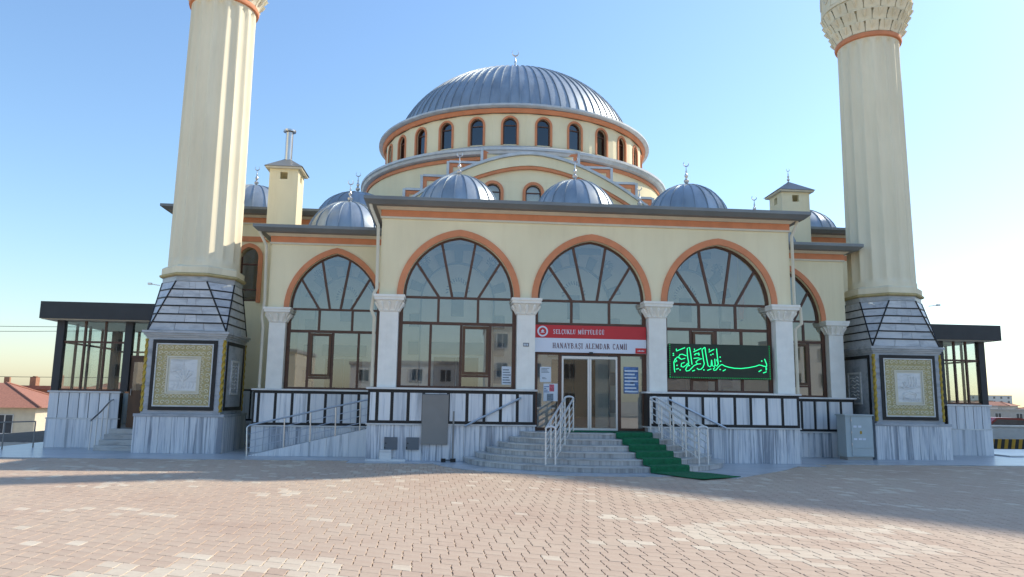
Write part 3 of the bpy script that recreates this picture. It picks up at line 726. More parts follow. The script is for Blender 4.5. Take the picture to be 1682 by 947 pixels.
# ------------------------------------------------------------------ minarets
def carve_border(mb, x0, x1, z0, z1, bw, y):
    """rows of small curls filling the border between the outer rectangle and the inner one"""
    def curl(cx, cz, r, flip):
        pts = [(cx + flip*r*(1-k/11)*math.cos(k*.75), y, cz + r*(1-k/11)*math.sin(k*.75)) for k in range(10)]
        mb.tube(pts, .017, 5)
    st = .165
    nx = int((x1-x0)/st); nz = int((z1-z0)/st)
    for rr in range(2):
        o = bw*(.27 + .46*rr)
        for i in range(nx+1):
            x = x0 + o + (x1-x0-2*o)*i/nx
            for z in (z0+o, z1-o): curl(x, z, .068, 1 if i % 2 else -1)
        for i in range(1, nz):
            z = z0 + o + (z1-z0-2*o)*i/nz
            for x in (x0+o, x1-o): curl(x, z, .068, 1 if i % 2 else -1)
def minaret(cx, cy, label, side_lit):
    t = thing('minaret', (cx, cy, 0), label, 'minaret', 'pair of minarets')
    def P(name, m, mat, parent=t, smooth=False, rz=0):
        g = MB(); g.merge(m, Matrix.Translation((cx, cy, 0)) @ Matrix.Rotation(rz, 4, 'Z')); return obj(name, g, mat, parent, smooth)
    h = 1.22; b = 1.10
    base = P('pedestal_base', MB().box(-h+.03, h-.03, -h+.03, h-.03, .013, 1.02), 'concrete')
    for s in range(4):
        xs = split(-h, h, 7)
        for i in range(7):
            P('marble_slab', MB().box(xs[i]+.003+(.026 if i == 0 else 0), xs[i+1]-.003, -h, -h+.028, .014, 1.02), 'marble_s', base, rz=s*PI/2)
    P('base_ledge', MB().box(-h-.02, h+.02, -h-.02, h+.02, 1.022, 1.10), 'marble_g')
    body = P('pedestal_body', MB().box(-b, b, -b, b, 1.101, 3.28), 'marble_g')
    for s in range(4):
        fr = MB()
        for a0, a1, z0, z1 in ((-.90, .90, 3.10, 3.2), (-.90, .90, 1.2, 1.3), (-.90, -.80, 1.3, 3.10), (.80, .90, 1.3, 3.10)): fr.box(a0, a1, -b-.03, -b+.01, z0, z1)
        f = P('black_frame', fr, 'black', body, rz=s*PI/2)
        if s == 0:
            P('carved_ground', MB().box(-.795, .795, -b-.02, -b+.01, 1.305, 3.095), 'yellow_base', body)
            c = MB(); carve_border(c, -.77, .77, 1.33, 3.07, .36, -b-.024)
            q = P('carved_border', c, 'yellow', body, True); q['kind'] = 'stuff'
            e = MB()
            for a0, a1, z0, z1 in ((-.795, .795, 3.06, 3.095), (-.795, .795, 1.305, 1.34), (-.795, -.765, 1.34, 3.06), (.765, .795, 1.34, 3.06)): e.box(a0, a1, -b-.045, -b-.021, z0, z1)
            P('pale_edge', e, 'marble_h', body)
            e = MB()
            for k, (a, d) in enumerate(((.47, .05), (.42, .035))):
                zt, zb2 = 2.74-(.47-a), 1.66+(.47-a)
                e.box(-a, a, -b-d, -b-.021, zt-.045, zt); e.box(-a, a, -b-d, -b-.021, zb2, zb2+.045); e.box(-a, -a+.045, -b-d, -b-.021, zb2+.045, zt-.045); e.box(a-.045, a, -b-d, -b-.021, zb2+.045, zt-.045)
            P('inner_frame', e, 'ivory', body)
            P('inner_panel', MB().box(-.376, .376, -b-.03, -b-.021, 1.756, 2.645), 'marble_h', body)
        else:
            P('grey_panel', MB().box(-.795, .795, -b-.012, -b+.01, 1.305, 3.095), 'marble_g', body, rz=s*PI/2)
            e = MB()
            for a0, a1, z0, z1 in ((-.40, .40, 2.62, 2.68), (-.40, .40, 1.66, 1.72), (-.40, -.34, 1.72, 2.62), (.34, .40, 1.72, 2.62)): e.box(a0, a1, -b-.04, -b-.013, z0, z1)
            P('inner_frame', e, 'marble_h', body, rz=s*PI/2)
            e = MB()
            for k in range(7):
                zz = 1.84+k*.11
                e.tube([(-.26+.02*(k % 3), -b-.018, zz), (-.12, -b-.018, zz+.05*(k % 2)), (.02, -b-.018, zz-.02), (.14, -b-.018, zz+.04), (.26-.03*(k % 2), -b-.018, zz)], .018, 5)
            P('inscription', e, 'marble_h', body, rz=s*PI/2)
        # gold twisted colonnette at each corner
        g = MB(); n = 40; rows = []
        for j in range(n+1):
            z = 1.16+(3.22-1.16)*j/n; tw = j*.55
            rows.append([((.048+.010*math.cos(3*(2*PI*i/12)+0))*math.cos(2*PI*i/12+tw)+b-.02, (.048+.010*math.cos(3*(2*PI*i/12)))*math.sin(2*PI*i/12+tw)-b+.02, z) for i in range(12)])
        g.rows(rows); P('gold_colonnette', g, 'gold', body, True, rz=s*PI/2)
    m = MB()
    for k, (a, z0, z1) in enumerate(((1.13, 3.281, 3.33), (1.17, 3.331, 3.39), (1.21, 3.391, 3.46))): m.box(-a, a, -a, a, z0, z1)
    P('cornice', m, 'marble_g')
    # tapering transition: square below, octagon above
    zb, zt = 3.461, 4.93; sq = 1.10; ap = 1.05; oc = ap*math.tan(PI/8)
    def face_pts(kind, q):           # q in 0..1 of the height: end points of the horizontal cut of a face
        if kind == 0: w = sq+(oc-sq)*q; d = sq+(ap-sq)*q; return (-w, -d), (w, -d)
        A = Vector((sq, -sq)); B0 = Vector((oc, -ap)); B1 = Vector((ap, -oc)); p0 = A.lerp(B0, q); p1 = A.lerp(B1, q); return (p0.x, p0.y), (p1.x, p1.y)
    core = MB(); rr = []
    for q in (0, 1):
        ring = []
        for s in range(4):
            for kd in (0, 1):
                for p in face_pts(kd, q)[:1] if kd == 0 else face_pts(kd, q):
                    v = Matrix.Rotation(s*PI/2, 4, 'Z') @ Vector((p[0]*.985, p[1]*.985, 0)); ring.append((v.x, v.y, zb+(zt-zb)*q))
        rr.append(ring)
    core.rows(rr); tc = P('taper_core', core, 'concrete')
    nr = 6
    for s in range(4):
        for kd in (0, 1):
            for r_ in range(nr):
                q0 = (r_+.07)/nr; q1 = (r_+.93)/nr
                (a0, b0), (a1, b1) = face_pts(kd, q0), face_pts(kd, q1)
                if kd == 1 and r_ == 0 and False: continue
                parts = [0, .33+.12*(r_ % 2), .72-.1*(r_ % 2), 1] if kd == 0 else [0, 1]
                for f0, f1 in zip(parts[:-1], parts[1:]):
                    L = lambda A, B, f: (A[0]+(B[0]-A[0])*f, A[1]+(B[1]-A[1])*f)
                    g = .004
                    p = [L(a0, b0, f0+g), L(a0, b0, f1-g), L(a1, b1, f1-g), L(a1, b1, f0+g)]
                    z0, z1 = zb+(zt-zb)*q0, zb+(zt-zb)*q1; zz = [z0, z0, z1, z1]
                    mb = MB(); mb.loft([(x, y, z) for (x, y), z in zip(p, zz)], [(x*.96, y*.96, z) for (x, y), z in zip(p, zz)])
                    P('marble_slab', mb, 'marble_t', tc, rz=s*PI/2)
                if r_ > 0:
                    (c0, d0) = face_pts(kd, r_/nr); z = zb+(zt-zb)*r_/nr
                    nrm = 1.012; mb = MB(); mb.loft([(c0[0]*nrm, c0[1]*nrm, z-.02), (d0[0]*nrm, d0[1]*nrm, z-.02), (d0[0]*nrm, d0[1]*nrm, z+.02), (c0[0]*nrm, c0[1]*nrm, z+.02)], [(c0[0]*.97, c0[1]*.97, z-.02), (d0[0]*.97, d0[1]*.97, z-.02), (d0[0]*.97, d0[1]*.97, z+.02), (c0[0]*.97, c0[1]*.97, z+.02)])
                    P('black_band', mb, 'black', tc, rz=s*PI/2)
        for e in (0, 1):
            (p0, p1) = face_pts(1, .0), face_pts(1, 1.0); A = p0[e]; B = p1[e]
            mb = MB(); mb.tube([(A[0]*1.0, A[1]*1.0, zb+.01), (B[0]*1.0, B[1]*1.0, zt)], .024, 6); P('black_edge', mb, 'black', tc, rz=s*PI/2)
    def octa(a, z): r = a/math.cos(PI/8); return [(r*math.cos(PI/8+k*PI/4), r*math.sin(PI/8+k*PI/4), z) for k in range(8)]
    P('marble_collar', MB().rows([octa(1.05, 4.931), octa(1.05, 5.08)]), 'marble_g')
    cb = MB()
    for k in range(8): cb.merge(MB().box(-.05, .05, -1.09, -1.0, 4.97, 5.07), Matrix.Rotation(k*PI/4+PI/8, 4, 'Z'))
    P('black_studs', cb, 'black')
    P('ochre_ring', MB().rows([octa(1.10, 5.081), octa(1.14, 5.11), octa(1.14, 5.16), octa(1.08, 5.18)]), 'yellow_base')
    P('shaft_foot', MB().rows([octa(1.09, 5.181), octa(1.09, 5.36), octa(1.0, 5.42)]), 'cream_stone')
    # fluted shaft
    NF = 16; sub = 8; rows = []
    zs_ = [5.40, 5.55, 5.62, 5.72, 8, 10.5, 13.4, 13.55, 13.68, 13.78, 13.86, 14.0]; dp = [0, 0, .6, 1, 1, 1, 1, .9, .7, .4, 0, 0]
    for z, d in zip(zs_, dp):
        row = []
        for i in range(NF*sub):
            u = (i % sub)/sub; k = abs(u-.5)*2      # 0 centre of flute, 1 ridge
            dep = .075*math.sqrt(max(0, 1-(k/.78)**2)) if k < .78 else 0
            if 0 < d < 1 and z > 12: dep *= 1 if k < d*.78 else 0
            elif d < 1: dep *= d
            r = 1.03-(z-5.4)*.006-dep; a = 2*PI*i/(NF*sub); row.append((r*math.cos(a), r*math.sin(a), z))
        rows.append(row)
    P('shaft', MB().rows(rows), 'cream_stone', t, True)
    P('orange_ring', MB().lathe([(1.0, 13.9), (1.05, 13.92), (1.07, 13.99), (1.05, 14.06), (1.0, 14.08)], 48), 'orange', t, True)
    # corbelled balcony: three tiers of small niches
    r0 = [1.05, 1.17, 1.31, 1.42]; z0 = 14.09
    for tier in range(3):
        n = 16; ra, rb = r0[tier], r0[tier+1]; za, zb2 = z0+tier*.36, z0+(tier+1)*.36-.002
        P('corbel_tier', MB().lathe([(ra-.07, za), (ra-.02, za+.12), (rb-.16, zb2-.04), (rb-.02, zb2-.03), (rb-.02, zb2)], 32), 'cream_stone', t)
        nb = MB()
        for k in range(n):
            m2 = MB(); w = PI*ra/n*.92
            m2.loft([(-w, -ra+.03, za), (w, -ra+.03, za), (w*1.05, -ra-.01, za+.1), (-w*1.05, -ra-.01, za+.1)], [(-w*.9, -rb+.1, zb2-.1), (w*.9, -rb+.1, zb2-.1), (w*1.05, -rb-.01, zb2-.045), (-w*1.05, -rb-.01, zb2-.045)])
            m2.tube([(0, -ra-.0, za+.08), (0, -(ra+rb)/2-.03, za+.2), (0, -rb-.02, zb2-.05)], [.02, .05, .075], 6)
            nb.merge(m2, Matrix.Rotation(2*PI*(k+.5*(tier % 2))/n, 4, 'Z'))
        P('niche_row', nb, 'cream_stone', t)
    zz = z0+1.08
    P('balcony_slab', MB().lathe([(1.35, zz), (1.44, zz+.02), (1.46, zz+.1), (1.35, zz+.12)], 32), 'cream_stone', t)
    for k in range(16):
        a = 2*PI*k/16; wd = 1.43*math.tan(PI/16)
        pm = MB().box(-wd+.015, wd-.015, -1.43, -1.34, zz+.121, zz+1.05); g = MB(); g.merge(pm, Matrix.Rotation(a, 4, 'Z'))
        pp = P('parapet_panel', g, 'cream_stone', t)
        e = MB()
        for d_ in range(5): c_ = [(.15*math.cos(2*PI*d_/5+x), -1.44, zz+.58+.24*math.sin(2*PI*d_/5+x)) for x in (0, .6, 1.2)]; e.tube(c_, .025, 5)
        g = MB(); g.merge(e, Matrix.Rotation(a, 4, 'Z')); P('relief', g, 'ivory', pp)
    P('upper_shaft', MB().lathe([(.80, zz+.05), (.76, zz+5.6), (.9, zz+5.75), (.9, zz+5.9)], 32), 'cream_stone', t, True)
    P('cone_roof', MB().lathe([(.98, zz+5.9), (.94, zz+5.95), (.03, zz+9.3)], 32), 'zinc', t, True)
    g = MB(); g.lathe([(.05, zz+9.2), (.16, zz+9.5), (.05, zz+9.8), (.03, zz+10.6)], 12); P('finial', g, 'steel', t, True)
    # floodlights on arms under the collar
    for sx in (-1, 1):
        g = MB(); g.tube([(sx*.9, -1.0, 4.78), (sx*1.10, -1.15, 4.80)], .014, 6); g.box(sx*1.12-.05, sx*1.12+.05, -1.20, -1.12, 4.775, 4.83)
        P('floodlight', g, 'white', t)
    return t, P, body
mL, PLf, bodyL = minaret(-11.44, 2.82, 'fluted cream minaret left of the entrance, its right flutes in sun', True)
mR, PRf, bodyR = minaret(10.36, 2.82, 'fluted cream minaret on the right with its corbelled balcony in view', False)
# relief in the inner panels
e = MB(); yb = -1.133
for a in range(-3, 4):
    an = PI/2 + a*.42
    e.tube([(0, yb, 2.02), (.12*math.cos(an), yb, 2.05+.18*math.sin(an)), (.26*math.cos(an+.15), yb, 2.1+.34*math.sin(an+.1))], [.012, .018, .006], 5)
for k in range(6): x = -.26+.104*k; e.tube([(x, yb, 1.82), (x+.05, yb, 1.92+.03*(k % 2)), (x+.02, yb, 1.99)], .012, 5)
e.tube([(-.28, yb, 2.3), (0, yb, 2.34), (.28, yb, 2.29)], .012, 5); e.tube([(0, yb, 1.82), (.01, yb, 2.2), (0, yb, 2.58)], .014, 5)
PLf('floral_relief', e, 'marble_h', bodyL, True)
e = MB()
for x in (-.02, .08, .17): e.tube([(x, yb, 2.55), (x+.01, yb, 2.4), (x, yb, 2.22)], .02, 5)
e.tube([(.25, yb, 2.5), (.24, yb, 2.3), (.2, yb, 2.2), (.0, yb, 2.2), (-.14, yb, 2.26), (-.2, yb, 2.36), (-.12, yb, 2.4), (-.1, yb, 2.28), (-.2, yb, 2.18), (-.28, yb, 2.24)], .02, 5)
e.tube([(-.25, yb, 2.56), (-.1, yb, 2.6), (.05, yb, 2.585)], .014, 5)
for k in range(2): e.tube([(-.24+.06*k, yb, 1.96-.08*k), (-.18, yb, 2.04-.06*k), (0, yb, 2.09-.06*k), (.18, yb, 2.04-.06*k), (.24-.06*k, yb, 1.96-.08*k)], .016, 5)
for k in range(7): x = -.24+.08*k; e.tube([(x, yb, 1.80), (x+.02, yb, 1.88), (x+.05, yb, 1.81)], .011, 5)
PRf('script_relief', e, 'marble_h', bodyR, True)

# ------------------------------------------------------------------ side porches
def porch(x0, x1, yf, yb, label, door_right):
    t = thing('side_porch', ((x0+x1)/2, yf, 0), label, 'porch', 'glazed side porches')
    def P(n, m, mat, parent=t, sm=False): return obj(n, m, mat, parent, sm)
    dw = 1.0
    wx0, wx1 = (x0, x1-dw) if door_right else (x0+dw, x1)
    pl = P('plinth_wall', MB().box(wx0, wx1, yf+.03, yf+.25, .013, 1.66), 'black')
    n = 7 if door_right else 5
    for a, b in zip(split(wx0, wx1, n)[:-1], split(wx0, wx1, n)[1:]):
        P('marble_panel', MB().box(a+.012, b-.012, yf, yf+.035, .90, 1.655), 'marble_d', pl)
    for a, b in zip(split(wx0, wx1, n)[:-1], split(wx0, wx1, n)[1:]):
        P('marble_slab', MB().box(a+.002, b-.002, yf-.02, yf+.035, .014, .86), 'marble_d', pl)
    P('cap_stone', MB().box(wx0-.03, wx1+.03, yf-.04, yf+.26, 1.661, 1.71), 'marble_h', pl); P('ledge', MB().box(wx0-.02, wx1+.02, yf-.035, yf+.1, .862, .898), 'marble_h', pl)
    xo = x0 if door_right else x1
    sgn = 1 if door_right else -1
    sw = P('side_wall', MB().box(min(xo, xo+sgn*.2), max(xo, xo+sgn*.2), yf+.26, yb, .013, 1.66), 'marble_d')
    P('back_wall', MB().box(x0, x1, yb, yb+.2, .013, 1.66), 'marble_d')
    P('porch_floor', MB().box(x0+.21 if door_right else x0, x1 if door_right else x1-.21, yf+.27, yb-.01, .5, .60), 'tile_floor')
    # posts
    px = [xo+sgn*.13, (x1-dw+.08) if door_right else x0+dw-.08, x1-.1 if door_right else x0+.1]
    for x in px:
        z0 = 1.711 if x != px[2] else .5
        P('post', MB().box(x-.11, x+.11, yf+.02, yf+.22, z0, 3.86), 'anthracite')
        P('post', MB().box(x-.11, x+.11, yb-.02, yb+.18, 1.665, 3.86), 'anthracite')
    # glazing front with mullions
    a0, a1 = (px[0]+.11, px[1]-.11) if door_right else (px[1]+.11, px[0]-.11)
    nn = 3
    xs = split(a0, a1, nn)
    for k in range(nn):
        for z0, z1 in ((1.77, 3.18), (3.24, 3.84)): P('pane', MB().box(xs[k]+.02, xs[k+1]-.02, yf+.10, yf+.108, z0, z1), 'glass_clear')
    for x in xs[1:-1]: P('mullion', MB().box(x-.03, x+.03, yf+.07, yf+.15, 1.771, 3.86), 'brown')
    P('transom', MB().box(a0, a1, yf+.075, yf+.145, 3.18, 3.24), 'brown'); P('sill_bar', MB().box(a0, a1, yf+.06, yf+.16, 1.711, 1.77), 'brown')
    # side and back glazing
    ys = split(yf+.25, yb-.05, 4)
    for k in range(4):
        for z0, z1 in ((1.72, 3.18), (3.24, 3.84)): P('pane', MB().box(xo+sgn*.1, xo+sgn*.108, ys[k]+.02, ys[k+1]-.02, z0, z1), 'glass_clear')
        if k: P('mullion', MB().box(xo+sgn*.1-.03, xo+sgn*.1+.03, ys[k]-.04, ys[k]+.04, 1.665, 3.86), 'brown')
    P('transom', MB().box(xo+sgn*.1-.03, xo+sgn*.1+.03, yf+.23, yb-.03, 3.18, 3.24), 'brown')
    xb = split(x0+.3, x1-.3, 4)
    for k in range(4):
        P('pane', MB().box(xb[k]+.02, xb[k+1]-.02, yb+.08, yb+.088, 1.70, 3.84), 'glass_clear')
        P('mullion', MB().box(xb[k]-.04, xb[k]+.04, yb+.05, yb+.12, 1.665, 3.86), 'brown')
    P('transom', MB().box(x0+.3, x1-.3, yb+.055, yb+.115, 3.10, 3.16), 'brown')
    # door
    d0, d1 = (px[1]+.11, px[2]-.11) if door_right else (px[2]+.11, px[1]-.11)
    d = P('door', MB().box(d0+.02, d1-.02, yf+.09, yf+.15, .62, 2.75), 'wood')
    P('pane', MB().box(d0+.12, d1-.12, yf+.075, yf+.089, 1.75, 2.62), 'glass', d); P('handle', MB().tube([(d0+.1, yf+.05, 1.6), (d0+.1, yf+.05, 1.8)], .012, 6), 'steel', d)
    P('pane', MB().box(d0+.02, d1-.02, yf+.10, yf+.108, 2.82, 3.84), 'glass_clear')
    P('door_head', MB().box(d0, d1, yf+.07, yf+.15, 2.752, 2.82), 'brown')
    r = P('roof', MB().box(x0-.34, x1+(.1 if door_right else .34), yf-.35, yb+.4, 3.88, 4.40), 'anthracite')
    P('soffit', MB().box(x0-.30, x1+.06, yf-.31, yb+.36, 3.861, 3.879), 'ivory', r)
    return t
porch(-15.98, -12.9, 3.55, 7.4, 'dark roofed glazed porch on the left behind the minaret pedestal', True)
porch(12.0, 14.55, 3.75, 7.4, 'dark roofed glazed porch on the far right behind the minaret', False)
# porch steps and rail (left)
t = thing('porch_steps', (-13.4, 2.9, 0), 'small flight of marble steps up to the left porch door', 'steps')
for k in range(4): obj('step', MB().box(-14.0, -12.75, 2.35+.3*k, 3.53, .013+.146*k, .013+.146*(k+1)-.002), 'step', t)
t = thing('porch_handrail', (-14.1, 3.0, 0), 'steel handrail beside the left porch steps', 'handrail')
obj('top_rail', MB().tube([(-14.15, 2.35, .85), (-14.12, 2.9, 1.12), (-14.1, 3.4, 1.42), (-14.08, 3.55, 1.46)], .026, 8), 'steel', t, True)
for k in range(4): y = 2.4+.33*k; obj('post', MB().tube([(-14.14, y, .02), (-14.13, y, .86+.18*k)], .018, 8), 'rail', t, True)

# ------------------------------------------------------------------ entrance steps, carpet, rails
def half_ellipse(rx, ry, n=36): return [(.03+rx*math.cos(PI+PI*i/n), -.252+ry*math.sin(PI+PI*i/n)) for i in range(n+1)]
st = thing('entrance_steps', (.03, -1.7, 0), 'wide curved grey marble steps up to the entrance door', 'steps')
RS = [(3.46-.30*k, 2.95-.40*k) for k in range(6)]
for k in range(6):
    rx, ry = RS[k]; z0 = .013+.1345*k
    s = obj('step', MB().prism_z(half_ellipse(rx-.025, ry-.025), z0, z0+.1045), 'step', st)
    obj('tread', MB().prism_z(half_ellipse(rx, ry), z0+.105, z0+.134), 'step', s)
    n = 7
    for i in range(n):           # riser facing stones
        pts_o = []; pts_i = []
        for j in range(6):
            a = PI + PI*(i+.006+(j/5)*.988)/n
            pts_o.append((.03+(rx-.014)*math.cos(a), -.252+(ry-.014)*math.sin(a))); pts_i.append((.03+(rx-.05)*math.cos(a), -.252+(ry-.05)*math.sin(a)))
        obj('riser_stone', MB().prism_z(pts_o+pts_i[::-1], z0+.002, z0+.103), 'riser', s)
obj('threshold', MB().box(-1.5, 1.53, -.25, .43, .70, .818), 'step', st)
# carpet: a runner of cloth following the treads
ct = MB(); ZS = [.013+.1345*(k+1)+.001 for k in range(6)]
def nose(k, x): rx, ry = RS[k]; u = (x-.03)/rx; return -.252-ry*math.sqrt(max(0, 1-u*u))
def strip(x_top0, x_top1, x_bot0, x_bot1):
    prof = []
    n = 14; rows = []
    for side in range(n+1):
        f = side/n; col = []
        xt = x_top0+(x_top1-x_top0)*f; xb = x_bot0+(x_bot1-x_bot0)*f
        col.append((xt, .12, ZS[5]+.008+.0))
        for k in range(5, -1, -1):
            x = xt+(xb-xt)*(5-k)/5; y = nose(k, x)
            wv = .004*math.sin(f*9+k*2.1)
            col.append((x, y+.02, ZS[k]+.012+wv)); col.append((x, y-.016, ZS[k]+.006)); col.append((x, y-.028, ZS[k]-.03))
            zlow = (ZS[k-1] if k else .013)
            col.append((x, y-.030+wv, zlow+.03)); col.append((x, y-.055, zlow+.010+wv))
        rows.append(col)
    return rows
rows = strip(.46, 1.50, .82, 1.86)
for f, col in enumerate(rows):
    u = f/14
    for q in range(1, 7):
        s = q/6; x0, y0, z0 = col[-1] if q == 1 else col[-1]
    b0 = col[-1]; e = (1.60+1.08*u, -4.55+.68*u)
    for q in range(1, 8):
        s = q/7; col.append((b0[0]+(e[0]-b0[0])*s, b0[1]+(e[1]-b0[1])*s, .022+.006*math.sin(s*7+u*5)))
m = MB(); m.rows(rows, False, False)
cp = obj('green_carpet', m, 'carpet', None, True, label='dark green carpet runner laid down the entrance steps', cat='carpet')
sm = cp.modifiers.new('thickness', 'SOLIDIFY'); sm.thickness = .012; sm.offset = 1
obj('green_mat', MB().box(-.86, .445, -.78, .13, ZS[5]+.006, ZS[5]+.020), 'carpet', None, label='green mat strip lying across the threshold before the glass door', cat='mat')
def stair_rail(xa, ya, xb, yb, za, zb, label):
    t = thing('stair_handrail', ((xa+xb)/2, (ya+yb)/2, 0), label, 'handrail', 'entrance stair handrails')
    d = .115; A = Vector((xa, ya, za)); B = Vector((xb, yb, zb)); H = .88
    nrm = Vector((1, 0, 0))
    for s in (-1, 1):
        o = nrm*d*s
        obj('top_rail', MB().tube([A+o+Vector((0, 0, H)), B+o+Vector((0, 0, H))], .026, 8), 'rail', t, True)
        for k in range(4):
            z = .17+.175*k; obj('bar', MB().tube([A+o+Vector((0, 0, z)), B+o+Vector((0, 0, z))], .013, 6), 'rail', t, True)
        for k in range(5):
            p = A.lerp(B, k/4)
            zt = H
            yy = p.y; fz = .013
            for q in range(6):
                if nose(q, p.x+o.x) < yy: fz = ZS[q]
            obj('post', MB().tube([(p.x+o.x, yy, fz), (p.x+o.x, yy, p.z+H)], .021, 8), 'rail', t, True)
    for P_ in (A, B):
        arc = [P_+nrm*d*math.cos(a)+Vector((0, 0, H+.05*math.sin(a))) for a in [PI*i/8 for i in range(9)]]
        obj('end_loop', MB().tube(arc, .026, 8), 'rail', t, True)
stair_rail(-1.45, -2.72, -.66, -.55, .10, .82, 'pale double handrail on the left of the green carpet')
stair_rail(2.40, -2.25, 1.70, -.42, .13, .84, 'pale double handrail on the right of the green carpet')
def wall_rail(p0, p1, label):
    t = thing('wall_handrail', (p0[0], p0[1], 0), label, 'handrail', 'handrails fixed to the marble wall')
    obj('rail', MB().tube([p0, p1], .028, 8), 'steel', t, True)
    for f in (.12, .88):
        q = Vector(p0).lerp(Vector(p1), f); obj('bracket', MB().tube([q, (q.x, -.255, q.z-.05)], .012, 6), 'steel', t, True)
wall_rail((-3.42, -.33, .93), (-1.92, -.33, 1.70), 'slanting steel rail fixed to the marble wall left of the steps')
wall_rail((2.12, -.33, 1.72), (3.72, -.33, .96), 'slanting steel rail fixed to the marble wall right of the steps')
# ramp with railing
rp = thing('access_ramp', (-7.6, 1.5, 0), 'sloping marble access ramp rising before the left wing', 'ramp')
m = MB(); m.prism_y([(-9.35, .013), (-6.02, .013), (-6.02, .80)], .95, 2.30)
obj('ramp_body', m, 'marble_g', rp)
xs = [-9.3, -8.6, -7.9, -7.2, -6.6, -6.025]
for a, b in zip(xs[:-1], xs[1:]):
    za, zb_ = .013+(a+9.35)/3.33*.787, .013+(b+9.35)/3.33*.787
    obj('side_slab', MB().prism_y([(a+.003, .014), (b-.003, .014), (b-.003, zb_-.004), (a+.003, za-.002)], .925, .949), 'marble', rp)
rl = thing('ramp_railing', (-7.6, .9, 0), 'steel railing with thin bars along the access ramp', 'railing')
rz = lambda x: .013+max(0, (x+9.35)/3.33*.787)
obj('top_rail', MB().tube([(-9.33, .93, .02), (-9.36, .93, .78), (-9.30, .93, .84), (-6.05, .93, 1.60)], .024, 8), 'steel', rl, True)
for k in range(3): obj('bar', MB().tube([(-9.33, .93, rz(-9.33)+.2+.19*k), (-6.05, .93, rz(-6.05)+.2+.19*k)], .011, 6), 'steel', rl, True)
for x in (-8.35, -7.65, -6.97, -6.3): obj('post', MB().tube([(x, .93, rz(x)-.01), (x-.02, .93, .84+(x+9.30)/3.25*.76)], .018, 8), 'steel', rl, True)

# ------------------------------------------------------------------ signs
def text_mb(s, size, off=0.0):
    cu = bpy.data.curves.new('t', 'FONT'); cu.body = s; cu.size = size; cu.offset = off; cu.extrude = .002
    ob = bpy.data.objects.new('t', cu); COL.objects.link(ob)
    dg = bpy.context.evaluated_depsgraph_get(); ev = ob.evaluated_get(dg); me = ev.to_mesh()
    v = [tuple(p.co) for p in me.vertices]; f = [tuple(p.vertices) for p in me.polygons]; ev.to_mesh_clear()
    bpy.data.objects.remove(ob); bpy.data.curves.remove(cu); return v, f
